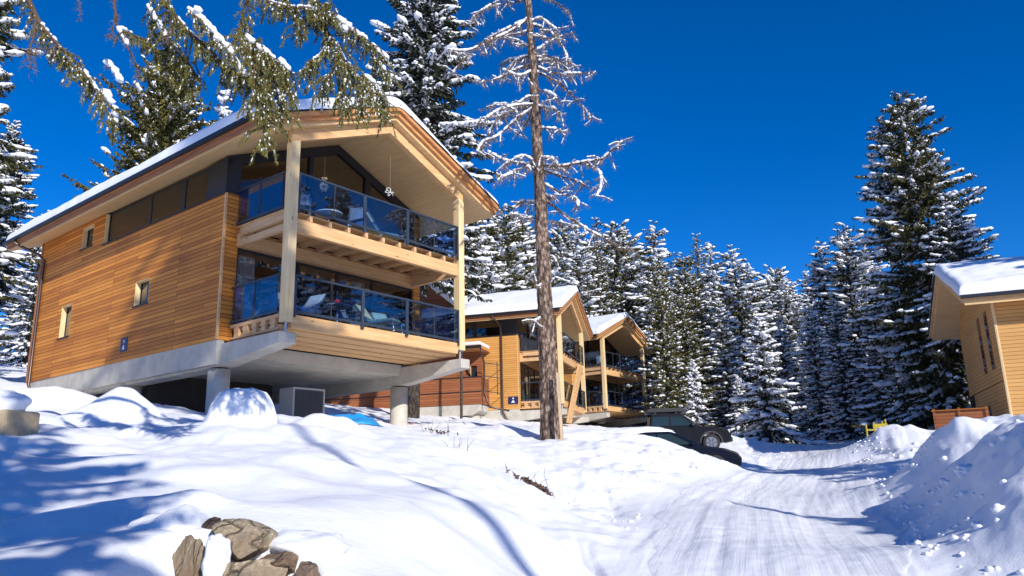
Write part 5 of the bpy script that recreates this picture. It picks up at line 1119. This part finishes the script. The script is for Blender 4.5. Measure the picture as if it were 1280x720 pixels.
def lounger(cush):
    root = empty('lounge_chair')
    f = MB()
    for y in (-.28, .28): f.tube([(-.75, y, .0), (-.7, y, .3), (.1, y, .32), (.6, y, .95)], .02, 6); f.tube([(.1, y, .32), (.35, y, 0)], .018, 6)
    f.build('frame', M['chair_frame'], root)
    s = MB(); s.box(-.7, .12, -.26, .26, .33, .42); s.build('seat_cushion', cush, root, bevel=.03)
    s = MB(); s.prism([(.12, .34), (.20, .31), (.66, .93), (.58, .97)], -.26, .26, 'y'); s.build('back_cushion', cush, root, bevel=.03); return root
def side_table(top):
    root = empty('round_table'); t = MB(); t.tube([(0, 0, .68), (0, 0, .715)], .42, 28); t.build('table_top', top, root); t = MB(); t.tube([(0, 0, 0), (0, 0, .679)], .03, 10); t.tube([(0, 0, 0), (0, 0, .02)], .25, 20); t.build('pedestal', M['chair_frame'], root); return root
GC = 'garden chairs on the balconies'
U3, L3 = 3.105, .205
tag(put(armchair(M['chair_sling']), .85, .75, U3, -.6), 'metal armchair at the left end of the upper balcony of the big chalet', 'chair', GC)
tag(put(armchair(M['chair_sling']), 3.1, 1.0, U3, 2.6), 'grey armchair in the middle of the upper balcony of the big chalet', 'chair', GC)
tag(put(lounger(M['cushion_y']), 4.0, .85, U3, 2.9), 'low lounge chair with yellow cushion on the upper balcony of the big chalet', 'lounge chair')
tag(put(side_table(M['cushion_w']), 2.2, 1.2, U3), 'round pale table on the upper balcony of the big chalet', 'table')
tag(put(armchair(M['chair_sling']), .55, 1.4, L3, -1.2), 'armchair at the left end of the lower balcony of the big chalet', 'chair', GC)
tag(put(lounger(M['cushion_w']), 1.2, .9, L3, .2), 'lounge chair with off white cushion behind the left post on the lower balcony', 'lounge chair')
tag(put(side_table(M['chair_sling']), 2.4, .9, L3), 'round grey table holding a red pot on the lower balcony', 'table')
b = MB(); b.tube([(0, 0, 0), (0, 0, .14), (0, 0, .16)], [.06, .09, .09], 16); o = b.build('flower_pot', mat('red_pot', (.55, .03, .03), .5)); tag(put(o, 2.35, .85, L3 + .716), 'small red pot on the lower balcony table', 'pot')
tag(put(armchair(M['chair_sling']), 3.1, 1.1, L3, .5), 'dark framed armchair right of the red pot on the lower balcony', 'chair', GC)
tag(put(lounger(M['cushion_y']), 3.75, .7, L3, 1.9), 'deck chair with yellow green cushion on the lower balcony', 'lounge chair')
tag(put(lounger(M['teal']), 4.6, 1.1, L3, 1.4), 'deck chair with pale green sling at the right end of the lower balcony', 'lounge chair')
# hanging ornaments under the gable
rng = np.random.RandomState(9)
p = rng.normal(0, 1, (260, 3)); p = norm(p) * rng.uniform(.05, .16, (260, 1)) * np.array([1, 1, 1.25]); V1, F1 = kites(rng, p * .3, p, np.full(260, .018)); p2 = p[:90] * .6 + np.array([0, 0, .24]); V2, F2 = kites(rng, p2 * .7 + [0, 0, .07], p2, np.full(90, .02))
og = empty('hanging_bouquet'); put(og, 1.5, .55, 4.30); np_mesh('dried_flowers', np.vstack([V1, V2]), np.vstack([F1, F2 + len(V1)]), mat('straw_flowers', (.5, .38, .25), .9), og)
b = MB(); b.tube([(0, 0, .2), (0, 0, roof_w(1.5) - .45 - 4.30)], .004, 5); b.build('cord', M['twig'], og); tag(og, 'bunch of dried flowers hanging under the gable beside the left post', 'ornament')
og = empty('hanging_bow'); put(og, 4.06, .5, 4.85); b = MB()
for k in range(6):
    a = k * 1.05; b.tube(smooth_path([(0, 0, 0), (.12 * math.cos(a), .05 * math.sin(a * 2), .10 * math.sin(a) + .03), (.2 * math.cos(a + .3), .03, .13 * math.sin(a + .3)), (.08 * math.cos(a + .6), 0, .06 * math.sin(a + .6))], 4), .012, 6)
b.build('loops', M['cushion_w'], og, smooth=True); b = MB(); b.tube([(0, 0, .02), (-.03, 0, roof_w(4.06) - .45 - 4.85)], .0015, 5); b.build('cord', M['cushion_w'], og); tag(og, 'white ribbon bow hanging from the soffit of the big chalet', 'ornament')
for (Mx, ps, nm) in ((MBm, 15.68, 'middle'), (MC, 34.25, 'farthest')):
    for u, w, fl in ((1.6, U3, 'upper'), (4.3, U3, 'upper'), (2.0, L3, 'lower'), (4.6, L3, 'lower')):
        tag(put(armchair(M['cushion_w'] if u < 2 else M['chair_sling']), u, 1.0, w, u, Mx, ps), f"{'pale' if u < 2 else 'grey'} chair near the {'left' if u < 3 else 'right'} end of the {fl} balcony of the {nm} chalet", 'chair', GC)

# ------------------------------------------------------------------ right side: board fence and yellow frame
fa, fb = at(1170, 540, 31.5), at(1240, 540, 30.5); zt = at(1170, 513, 31.5).z; d = (fb - fa); ln_ = math.hypot(d.x, d.y); fe = empty('board_fence', (fa.x, fa.y, zt - 1.5), math.atan2(d.y, d.x)); tag(fe, 'low reddish board fence between the snow bank and the right house', 'fence')
b = MB(); b.box(0, ln_, 0, .04, 0, 1.46); b.build('boards', M['fence_and_shade_wood'], fe)
for x in (0.04, ln_ * .48, ln_ - .05): b = MB(); b.box(x - .05, x + .05, -.06, -.002, 0, 1.56); b.build('post', M['fence_and_shade_wood'], fe)
b = MB(); b.box(-.05, ln_, -.09, .06, 1.462, 1.50); b.build('cap_rail', M['cladding'], fe)
ya = at(1083, 536, 31.5); ye = empty('yellow_frame', (ya.x, ya.y, ya.z - .5), rad(-10)); tag(ye, 'yellow metal frame standing behind the crest of the right snow bank', 'metal frame')
M['yellow'] = mat('yellow_paint', (.42, .33, .02), .6)
for x, h in ((0, .62), (.30, .70), (.62, .72), (.74, .80)):
    b = MB(); b.tube([(x, 0, -.3), (x, 0, h + .05)], .035, 8); b.build('post', M['yellow'], ye)
b = MB(); b.box(.26, .80, -.03, .03, .50, .68); b.build('panel', M['yellow'], ye); b = MB(); b.box(0, .28, -.02, .02, .42, .48); b.build('rail', M['yellow'], ye)
